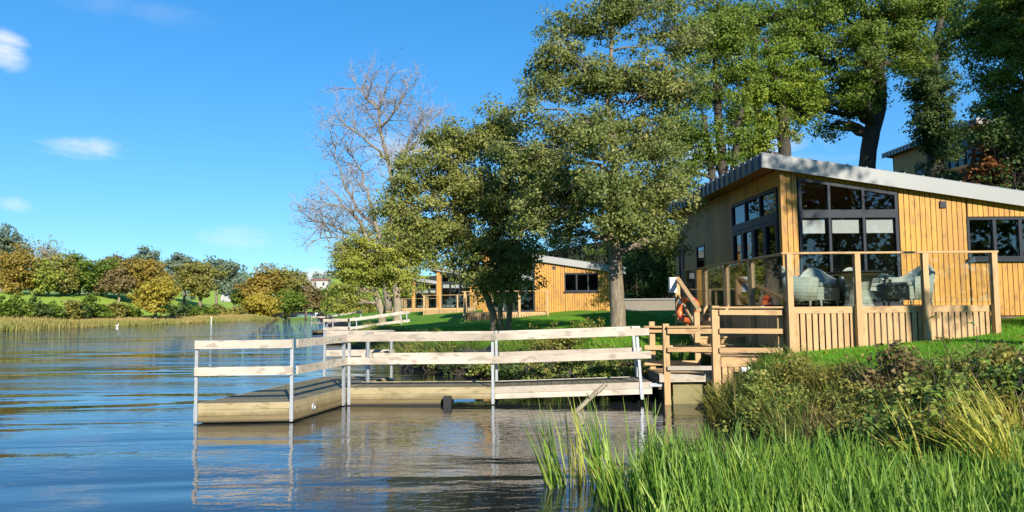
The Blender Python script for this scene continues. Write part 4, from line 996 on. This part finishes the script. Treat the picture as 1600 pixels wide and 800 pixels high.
for i, (px, D, lb) in enumerate(dg):
    p = pt(px, 0, D); tuft('grass_tuft', lb, (p.x, p.y, max(gz(p.x, p.y), -.05)), 420, .95 if i % 3 else .75, .34, mats_[i % 6], 500 + i, group='dry grass tufts on the foreground bank', lean=.85, w=.011, curve=.30)
# yellow sedge bunches
for i, (px, py, D, az, lb, n) in enumerate(((1530, 690, 8.2, 2.5, 'big arching bunch of yellow sedge near the right edge', 170), (1575, 720, 7.6, 2.7, 'lower arching bunch of yellow sedge at the right edge', 170), (1440, 705, 8.2, 2.2, 'upright yellow sedge shoot below the laurel leaves', 45), (1590, 670, 8.6, 2.6, 'upper yellow sedge bunch at the right edge', 110))):
    p = pt(px, py, D); tuft('sedge_tuft', lb, (p.x, p.y, gz(p.x, p.y) + .12), n, 1.05, .16, 'reed_yellow', 520 + i, group='yellow sedge bunches', lean=.7, w=.022, az0=az, curve=.28)
# laurel-like shoots with big leaves
def laurel(px, py, D, label, seed, n=26, h=.7):
    rng = np.random.default_rng(seed); p = pt(px, 0, D); x, y = p.x, p.y; z = gz(x, y); top = pt(px, py, D).z
    root = empty('laurel_shoot', (x, y, z), 0, label, 'shrub', 'large leaved shoots on the foreground bank')
    m = MB(); Vs = []; tn = []
    for s_ in range(4):
        a = rng.random() * 6.3; tip = np.array([.28 * cos(a), .2 * sin(a), (top - z) * (.75 + .3 * rng.random())]); P = path((0, 0, 0), tip, 6, .04, rng, .05)
        m.tube(P, np.linspace(.012, .004, 6), 5, cap=False)
        for j in range(n // 4 + 3):
            f = .35 + .65 * rng.random(); q = P[0] + (P[-1] - P[0]) * f; q = P[min(5, int(f * 5.2))]
            az = rng.random() * 6.3; el = -.35 + .8 * rng.random(); L = .13 + .08 * rng.random(); W = L * .30
            d = np.array([cos(az) * cos(el), sin(az) * cos(el), sin(el)]); sd = np.cross(d, [0, 0, 1]); sd /= np.linalg.norm(sd); up = np.cross(sd, d)
            c0 = q + d * .03; mid = c0 + d * L * .5 + up * .012; e = c0 + d * L - np.array([0, 0, .02])
            t0 = rng.random()
            # two halves folded along the midrib
            Vs += [np.array([c0, mid + sd * W + up * .02, e, mid]), np.array([c0, mid, e, mid - sd * W + up * .02])]; tn += [t0, t0]
    m.build('stem', 'bark_dark', root); quads('leaves', np.array(Vs).reshape(-1, 3), tn, 'leaf_laurel', root)
for i, (px, py, D, lb) in enumerate(((1385, 606, 8.3, 'large leaved shoot with red tinged leaves left of centre bank'), (1415, 592, 8.5, 'large leaved light green shoot beside the red tinged one'), (1440, 632, 8.1, 'low bright leaved shoot above the reeds'), (1450, 535, 9.6, 'tall thin shoot crossing the lawn edge'),
                                     (1490, 560, 9.3, 'leafy shoot below the end of the deck'), (1545, 545, 9.0, 'leafy shoot near the right edge crossing the lawn'), (1480, 505, 10.0, 'thin tall shoot reaching the deck skirting'))):
    laurel(px, py, D, lb, 600 + i, 34)

# reeds in the shallows (nobody could count them)
def reeds():
    rng = np.random.default_rng(31); n = 9300
    x = rng.uniform(.6, 6.8, n * 2); y = rng.uniform(4.6, 9.0, n * 2)
    left = 1.05 + .55 * (y < 6.6) * (6.6 - y) * .3 + .25 * np.sin(y * 3); back = 8.0 + .25 * np.sin(x * 4) + .45 * vnoise(x, y, 1.2, 5)
    dens = .25 + .75 * sm(0, .7, x - left)
    ok = (x > left) & (y < back) & (rng.random(n * 2) < dens) & (vnoise(x, y, 1.6, 9) > .12)
    x = x[ok][:n]; y = y[ok][:n]; T = len(x)
    z = np.maximum(ground_h(x, y), -.15)
    h = (.60 + .32 * rng.random(T)) * (.8 + .35 * vnoise(x, y, .9, 3)) * (1 - .35 * rng.random(T) ** 3) * (1 - .3 * sm(4.4, 6.2, x))
    clump = vnoise(x, y, 2.2, 4)
    V = blades(np.stack([x, y, z], -1), h, .018 + .020 * rng.random(T), .03 + .26 * rng.random(T) ** 1.4, 2.4 + rng.normal(size=T) * 1.6 + (clump - .5) * 3, .05 + .22 * rng.random(T) ** 2, rng)
    o = quads('reeds', V.reshape(-1, 3), np.repeat(np.clip(clump * .28 + rng.random(T) * .72 - .06 + .16 * sm(3.2, 5.6, x), 0, 1), 3), 'reed_green')
    tag(o, 'thick stand of bright green reeds in the shallows', 'reeds', kind='stuff')
reeds()
for i, (px, py, D, n, h, az, lb) in enumerate(((872, 755, 8.6, 22, 1.0, 2.9, 'leaning yellow green reed clump farthest out in the water'), (945, 745, 8.7, 26, 1.05, 2.6, 'upright reed clump beside the broken branch'), (905, 752, 8.7, 9, 1.0, 2.9, 'few thin reeds between the leaning clump and the branch'), (1005, 720, 9.0, 18, .95, 1.2, 'reed clump in front of the walkway end'), (960, 775, 8.0, 20, .6, 2.8, 'short bent reeds at the left tip of the reed bed'), (1165, 690, 8.6, 22, .75, 2.3, 'tall reeds rising above the bed before the dark water'))):
    p = pt(px, py, D); tuft('reed_clump', lb, (p.x, p.y, -.1), int(n * 1.8), h * 1.12, .17, 'reed_yellow' if i in (2, 4) else 'reed_green', 540 + i, 'reeds', 'reed clumps standing in open water', lean=.42, w=.022, az0=az, curve=.10)
# short turf blades of the lawn
def lawn():
    rng = np.random.default_rng(41); n = 90000
    x = np.concatenate([rng.uniform(4.5, 13, n), rng.uniform(-6, 6, n)]); y = np.concatenate([rng.uniform(11.5, 17, n), rng.uniform(17, 33, n)])
    s = x - xr(y); ok = (s > np.where(y < 13.5, 1.7, 1.2)) & ~((x > 5.4) & (y > 14.7) & (x < 9.9)); x, y = x[ok], y[ok]; T = len(x)
    z = ground_h(x, y)
    V = blades(np.stack([x, y, z - .01], -1), .035 + .04 * rng.random(T), .008 + .006 * rng.random(T), .6 * rng.random(T), rng.random(T) * 6.28, .2 * np.ones(T), rng, 1)
    tag(quads('lawn_grass', V.reshape(-1, 3), np.clip(vnoise(x, y, .7, 8) * .6 + rng.random(T) * .4, 0, 1), 'grass_blade'), 'short bright green mown grass of the lawn', 'grass', kind='stuff')
lawn()
def bank_grass():
    rng = np.random.default_rng(47); n = 16000
    y = rng.uniform(12.5, 46, n); sh = rng.random(n) ** .8 * 1.7 + .1; x = xr(y) + sh; z = ground_h(x, y)
    k = vnoise(x, y, 1.4, 12) > .35; x, y, z = x[k], y[k], z[k]; T = len(x)
    V = blades(np.stack([x, y, z - .02], -1), .12 + .34 * rng.random(T) ** 2, .010 + .010 * rng.random(T), .2 + .7 * rng.random(T), 3.6 + rng.normal(size=T) * 1.2, .3 * np.ones(T), rng)
    tag(quads('bank_grass', V.reshape(-1, 3), np.repeat(np.clip(vnoise(x, y, .8, 3) * .5 + rng.random(T) * .5, 0, 1), 3), 'leaf_bramble'), 'rough long grass hanging along the edge of the lawn bank', 'grass', kind='stuff')
bank_grass()
def litter():
    rng = np.random.default_rng(43); n = 500
    x = np.concatenate([rng.uniform(4.5, 13, n), rng.uniform(-6, 6, n * 2)]); y = np.concatenate([rng.uniform(11.5, 17, n), rng.uniform(18, 36, n * 2)])
    ok = (x - xr(y) > 1.5) & (vnoise(x, y, .5, 6) > .35); x, y = x[ok], y[ok]
    V, tn = leaf_cloud(np.stack([x, y, ground_h(x, y) + .035], -1), 1, .02, .075, rng, .2, 1.5)
    tag(quads('leaf_litter', V.reshape(-1, 3), tn, 'leaf_gold'), 'scattered fallen autumn leaves on the lawn', 'fallen leaves', kind='stuff')
litter()

# ------------------------------------------------------------------ far bank
G_B = 'trees on the far bank'
FB = [ # px, top, base, halfwidth, D, leaf, name, label
    (2, 352, 470, 30, 118, 'leaf_far', 'tall dark green tree cut by the left edge', 1), (28, 385, 478, 28, 108, 'leaf_gold', 'large golden tree near the left edge', 1), (62, 405, 470, 20, 112, 'leaf_willow', 'yellow green tree beside the large golden one', 0),
    (96, 402, 468, 19, 118, 'leaf_olive', 'olive brown thinning tree left of the dark round one', 0), (124, 396, 462, 26, 124, 'leaf_green', 'dark round tree with a lit green top', 1), (158, 406, 464, 24, 128, 'leaf_green', 'green tree between the dark round and the pinkish tree', 1),
    (181, 394, 462, 22, 140, 'leaf_brown', 'pinkish brown tree on the skyline', 0), (186, 424, 464, 22, 126, 'leaf_brown', 'low russet tree left of the big golden crown', 0), (226, 403, 468, 42, 128, 'leaf_gold', 'widest golden tree at the middle of the far bank', 1),
    (232, 386, 462, 36, 150, 'leaf_far', 'dark green skyline tree behind the widest golden one', 1), (288, 397, 462, 27, 150, 'leaf_far', 'blue green skyline tree right of the golden crown', 1), (313, 408, 466, 29, 142, 'leaf_olive', 'olive domed tree at the right end of the field', 1),
    (338, 405, 462, 25, 165, 'leaf_far', 'dark spreading tree reaching to the right', 1), (243, 436, 492, 29, 112, 'leaf_yellow', 'yellow willow near the water', 1), (366, 432, 470, 12, 200, 'leaf_far', 'small distant blue green tree', 0),
    (408, 414, 480, 34, 168, 'leaf_gold', 'golden tree of the headland clump', 1), (447, 412, 484, 24, 174, 'leaf_olive', 'olive tree joined to the golden one on the headland', 1), (411, 462, 496, 25, 160, 'leaf_yellow', 'low golden bush overhanging the water at the headland', 0),
    (478, 440, 488, 15, 190, 'leaf_brown', 'orange brown tree at the right end of the headland', 0), (452, 458, 488, 20, 168, 'leaf_green', 'small dark tree at the foot of the headland clump', 1), (385, 452, 478, 16, 172, 'leaf_green', 'dark green bush left of the headland clump', 0),
    (510, 455, 491, 20, 200, 'leaf_olive', 'olive tree closing the river bend, left', 0), (535, 450, 491, 22, 170, 'leaf_green', 'green tree closing the river bend, right', 0), (555, 468, 493, 26, 110, 'leaf_olive', 'bushy olive willow low over the right bank', 0)]
for i, (px, top, base, hw, D, leaf, lb, br) in enumerate(FB):
    hgt = base - top; cy = top + hgt * .42
    rg = random.Random(900 + i)
    hw *= 1.12; top -= hgt * .04
    lobes = [(px + rg.uniform(-.45, .45) * hw, cy + rg.uniform(-.22, .30) * hgt, hw * rg.uniform(.42, .62), hgt * rg.uniform(.22, .32), rg.uniform(-2, 2)) for _ in range(7)] + [(px, top + hgt * .3, hw * .6, hgt * .28), (px + hw * .5, top + hgt * .5, hw * .48, hgt * .24), (px - hw * .5, top + hgt * .52, hw * .48, hgt * .26), (px, top + hgt * .62, hw * .7, hgt * .22)]
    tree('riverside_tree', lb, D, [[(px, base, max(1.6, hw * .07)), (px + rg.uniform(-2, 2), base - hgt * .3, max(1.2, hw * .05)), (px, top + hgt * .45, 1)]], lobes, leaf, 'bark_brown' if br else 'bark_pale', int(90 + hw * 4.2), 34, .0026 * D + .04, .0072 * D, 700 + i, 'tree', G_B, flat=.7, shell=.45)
# bare tree on the far bank
rng = np.random.default_rng(66); D = 122; b0 = pt(75, 465, D); z0 = gz(b0.x, b0.y)
r = empty('leafless_tree', (b0.x, b0.y, z0), 0, 'leafless tree with thin spreading branches on the far skyline', 'tree', G_B)
m = MB(); tips = []
def P3(px, py): v = pt(px, py, D); return np.array([v.x - b0.x, v.y - b0.y, v.z - z0])
m.tube([(0, 0, -.3), P3(75, 430), P3(76, 405)], [.3, .22, .15], 6)
for k in range(34):
    a = P3(75, 425 - 18 * rng.random()); e = P3(75 + rng.normal() * 14, 383 + 20 * rng.random() + abs(rng.normal()) * 3); pp = path(a, e, 5, .07, rng, .05); m.tube(pp, np.linspace(.09, .03, 5), 3, cap=False)
    for q in range(3): e2 = pp[3] + rng.normal(size=3) * 1.1 + np.array([0, 0, .8]); m.tube([pp[2 + q % 2], e2], [.04, .02], 3, cap=False); tips.append(e2)
m.build('trunk', 'bark_twig', r)
V, tn = leaf_cloud(np.array(tips), 5, .6, .3, rng); quads('crown', V.reshape(-1, 3), tn, 'leaf_olive', r)
HB = [(8, 462, 20, 'leaf_green'), (34, 462, 20, 'leaf_green'), (58, 464, 22, 'leaf_dark'), (84, 470, 22, 'leaf_green'), (108, 470, 20, 'leaf_olive'), (137, 448, 13, 'leaf_green'), (128, 474, 18, 'leaf_dark'), (158, 470, 18, 'leaf_green'), (182, 472, 18, 'leaf_olive'), (206, 474, 18, 'leaf_green'), (275, 474, 16, 'leaf_dark'), (296, 474, 16, 'leaf_green'), (318, 472, 18, 'leaf_green'), (342, 474, 16, 'leaf_olive'), (366, 476, 18, 'leaf_olive'), (45, 482, 10, 'leaf_olive')]
where = ['at the left edge', 'under the large golden tree', 'right of the large golden tree', 'under the bare skyline tree', 'before the open field', 'standing tall like a sapling in the hedge', 'left of the sapling', 'right of the sapling', 'under the russet tree', 'left of the yellow willow', 'right of the yellow willow', 'second right of the yellow willow', 'below the olive domed tree', 'below the white building', 'at the headland end of the hedge', 'low at the reed edge on the left']
for i, (px, top, hw, leaf) in enumerate(HB):
    D = 80.0
    for _ in range(40): D += (pt(px, 490, D).x - (float(xl(D)) - 6.5)) * .6
    top += 5; p = pt(px, 490, D); kk = D / F; g = gz(p.x, p.y); zt = pt(px, top, D).z
    bush('hedge_bush', {'leaf_green': 'green', 'leaf_dark': 'dark', 'leaf_olive': 'olive'}[leaf] + ' hedge bush on the far bank ' + where[i], (p.x, p.y), (hw * kk * .9, hw * kk * .8, max(1.2, zt - g)), leaf, 60, 34, .36, .62, 800 + i, 'bush', 'hedge bushes on the far bank', stem=True)
# reed fringe of the far bank
rng = np.random.default_rng(91); n = 30000; y = rng.uniform(66, 165, n); s = rng.random(n) ** .9 * 8 - .3; x = xl(y) - s; z = np.maximum(ground_h(x, y), -.1)
V = blades(np.stack([x, y, z], -1), (.25 + .6 * rng.random(n) * (y < 92) + .25 * rng.random(n)), .10 + .08 * rng.random(n), .1 + .3 * rng.random(n), rng.random(n) * 6.28, .1 * np.ones(n), rng, 1)
tn = np.clip(.15 + .45 * sm(1.0, 4, s) + .4 * vnoise(x, y, .12, 4) + .25 * rng.random(n), 0, 1)
tag(quads('reed_fringe', V.reshape(-1, 3), tn, 'leaf_fringe'), 'olive and straw reed fringe along the far water edge', 'reeds', kind='stuff')
# woods far up the river and on the hill behind the lodges (read as one mass)
rng = np.random.default_rng(92); C = []
for k in range(260):
    x = rng.uniform(-330, -100); y = rng.uniform(330, 620); 
    if gz(x, y) > -.5: C.append((x, y, gz(x, y) + 2.2))
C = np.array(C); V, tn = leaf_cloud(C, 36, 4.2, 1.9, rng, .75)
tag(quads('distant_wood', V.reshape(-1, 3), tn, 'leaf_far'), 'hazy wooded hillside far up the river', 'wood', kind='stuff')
rng = np.random.default_rng(93); C = []  # unseen wood added behind the viewpoint, tall enough that panes reflect no sky
for k in range(760):
    x = rng.uniform(-45, 75); y = -58 + 5 * rng.normal(); h = 22 + 3 * sin(x * .35) + 2 * sin(x * .9 + 1)
    C.append((x, y, rng.random() ** .8 * h + 1.2))
V, tn = leaf_cloud(np.array(C), 40, 2.2, .9, rng, .8)
tag(quads('added_shore_wood', V.reshape(-1, 3), tn, 'leaf_dark'), 'unseen wood added behind the viewpoint to darken the lodge window reflections', 'wood', kind='stuff')
# swans, marker post, white boat, far buildings
def swan(px, py, label):
    p = gp(px, py, 0); r = empty('swan', p, random.uniform(-.6, .6), label, 'swan', 'swans by the far reeds')
    m = MB(); V = []; Fc = []; sec = [(-.42, .05, .16), (-.34, .13, .15), (-.15, .2, .16), (.08, .2, .15), (.26, .13, .14), (.34, .06, .14), (.37, .05, .22), (.36, .042, .36), (.33, .036, .50), (.36, .036, .58), (.43, .04, .60), (.50, .022, .575)]
    n = 8; axis = [Vector((a, 0, c)) for a, b, c in sec]; m.tube(axis, [b for a, b, c in sec], n); m.build('body', 'swan_white', r, True)
    r.scale = (.6, .6, .6)
    m = MB(); m.tube([(.50, 0, .575), (.57, 0, .56)], [.018, .006], 5); m.build('beak', 'orange_plastic', r)
    return r
swan(92, 512.5, 'white swan by the tall reeds at left'); swan(183, 510, 'white swan by the low reeds in the middle')
p = gp(330, 506, 0); m = MB(); m.tube([(p.x, p.y, -.5), (p.x, p.y, .85)], [.06, .05], 8); m.tube([(p.x, p.y, .852), (p.x, p.y, .98)], [.11, .11], 8)
tag(m.build('marker_post', 'white_paint'), 'slim pale marker post standing in the water off the far bank', 'post')
p = gp(503, 491.5, 0); bt = empty('white_boat', p, .3, 'small white boat moored far up the river', 'boat')
m = MB(); m.hexa([(-2.2, -.6, -.1), (1.6, -.6, -.1), (1.6, .6, -.1), (-2.2, .6, -.1), (-2.4, -.8, .6), (2.4, -.5, .75), (2.4, .5, .75), (-2.4, .8, .6)]); m.build('hull', 'white_paint', bt)
m = MB(); m.hexa([(-1, -.5, .65), (.8, -.5, .68), (.8, .5, .68), (-1, .5, .65), (-.9, -.45, 1.5), (.3, -.45, 1.5), (.3, .45, 1.5), (-.9, .45, 1.5)]); m.build('cabin', 'white_paint', bt)
def house(px, py, D, w, h, roofm, label, rh=.5):
    p = pt(px, py, D); r = empty('house', (p.x, p.y, p.z), 0, label, 'house')
    m = MB(); m.box(-w / 2, w / 2, 0, w * .6, -1, h); m.build('wall', 'pale_render', r)
    m = MB(); a = h; b = h + w * .6 * rh * .5
    m.add([(-w / 2 - .3, -.3, a), (w / 2 + .3, -.3, a), (w / 2 + .3, w * .6 + .3, a), (-w / 2 - .3, w * .6 + .3, a), (-w / 2 - .3, w * .3, b), (w / 2 + .3, w * .3, b)], [(0, 1, 5, 4), (2, 3, 4, 5), (0, 4, 3), (1, 2, 5), (3, 2, 1, 0)]); m.build('roof', roofm, r)
    for k in range(max(2, int(w / 4))):
        x = -w / 2 + w * (k + .5) / max(2, int(w / 4)); m = MB(); m.box(x - .5, x + .5, -.05, -.003, h * .4, h * .8); m.build('window', 'frame_grey', r)
    return r
house(478, 449, 430, 9, 2.6, 'slate', 'far white house with dark roof on the hillside'); house(499, 451, 400, 9, 4.2, 'roof_tile', 'far white house with red roof on the hillside')
house(362, 465, 185, 5.5, .9, 'slate', 'long low white building behind the far hedge', .15)

# ------------------------------------------------------------------ light and sky
EL, AZS = 27.0, 20.0       # sun elevation; it stands behind the viewer, 20 degrees to the right
sun = bpy.data.lights.new('sun', 'SUN'); sun.energy = 4.6; sun.angle = radians(.53); sun.color = (1, .93, .82)
so = bpy.data.objects.new('sun', sun); COL.objects.link(so)
sd = Vector((sin(radians(AZS)) * cos(radians(EL)), -cos(radians(AZS)) * cos(radians(EL)), sin(radians(EL))))   # towards the sun
so.rotation_euler = sd.to_track_quat('Z', 'Y').to_euler()
W = bpy.data.worlds.new('World'); SC.world = W; W.use_nodes = True
nt = W.node_tree; nt.nodes.clear()
class WT(NT):
    def __init__(s): s.t = nt; s.n = nt.nodes
w = WT()
sky = w.node('ShaderNodeTexSky', sky_type='NISHITA', sun_disc=False, sun_elevation=radians(EL), sun_rotation=pi - radians(AZS), air_density=1.0, dust_density=.15, ozone_density=3.0, altitude=50)
hs = w.node('ShaderNodeHueSaturation', Saturation=1.35, Value=1.0, Color=sky.outputs[0])
gm = w.node('ShaderNodeGamma', Color=hs.outputs[0], Gamma=.64)
skyc = w.mixc(1.0, gm.outputs[0], (.60, 1.04, 1.42), 'MULTIPLY')
tc = w.node('ShaderNodeTexCoord'); dvec = tc.outputs['Generated']
mpn = w.node('ShaderNodeMapping'); w.set(mpn.inputs[0], dvec); mpn.inputs['Scale'].default_value = (1, 1, 2.6)
nz = w.noise(mpn.outputs[0], 11, 7, .62, .8); nz2 = w.noise(dvec, 5, 4, .6, .4)
mask = None
def dirn(px, py): return ray(px, py).normalized()
for (px, py, rx, ry, amt, thr) in ((8, 78, 50, 40, .55, .35), (140, 232, 100, 26, .30, .42), (35, 318, 55, 20, .36, .55), (362, 374, 105, 30, .24, .62), (645, 235, 110, 55, .28, .35), (500, 436, 60, 26, .7, .3), (200, 10, 160, 30, .05, .4), (940, 120, 200, 60, .0, .4), (1150, 240, 220, 50, .3, .4)):
    if amt == 0: continue
    c = dirn(px, py); r = (dirn(px + rx, py) - c); u = (dirn(px, py - ry) - c)
    sub = w.node('ShaderNodeVectorMath', operation='SUBTRACT'); w.set(sub.inputs[0], dvec); sub.inputs[1].default_value = c
    d1 = w.node('ShaderNodeVectorMath', operation='DOT_PRODUCT'); w.set(d1.inputs[0], sub.outputs[0]); d1.inputs[1].default_value = r / r.length_squared
    d2 = w.node('ShaderNodeVectorMath', operation='DOT_PRODUCT'); w.set(d2.inputs[0], sub.outputs[0]); d2.inputs[1].default_value = u / u.length_squared
    rr = w.math('ADD', w.math('POWER', w.math('ABSOLUTE', d1.outputs['Value']), 2.0), w.math('POWER', w.math('ABSOLUTE', d2.outputs['Value']), 2.0))
    f = w.math('SUBTRACT', 1.0, rr, clamp=True)
    v = w.math('MULTIPLY', w.math('SUBTRACT', w.math('ADD', w.math('MULTIPLY', nz, 2.4), w.math('MULTIPLY', f, .85)), thr + 1.10, clamp=True), 1.6, clamp=True)
    v = w.math('MULTIPLY', w.math('MULTIPLY', v, f), amt * 1.8, clamp=True)
    mask = v if mask is None else w.math('MAXIMUM', mask, v)
col = w.mixc(mask, skyc, (4.0, 4.3, 4.7))
bg = w.node('ShaderNodeBackground', Color=col, Strength=.12)
wo = w.node('ShaderNodeOutputWorld'); nt.links.new(bg.outputs[0], wo.inputs[0])
vs = SC.view_settings; SC.display_settings.display_device = 'sRGB'
vs.view_transform = 'Standard'; vs.look = 'None'; vs.exposure = 0.95; vs.gamma = 1.0; vs.use_curve_mapping = False
SC.cycles.max_bounces = 10; SC.cycles.transparent_max_bounces = 24; SC.cycles.diffuse_bounces = 6; SC.cycles.glossy_bounces = 4
SC.cycles.use_denoising = True; SC.cycles.caustics_reflective = False; SC.cycles.caustics_refractive = False
bpy.context.view_layer.update()
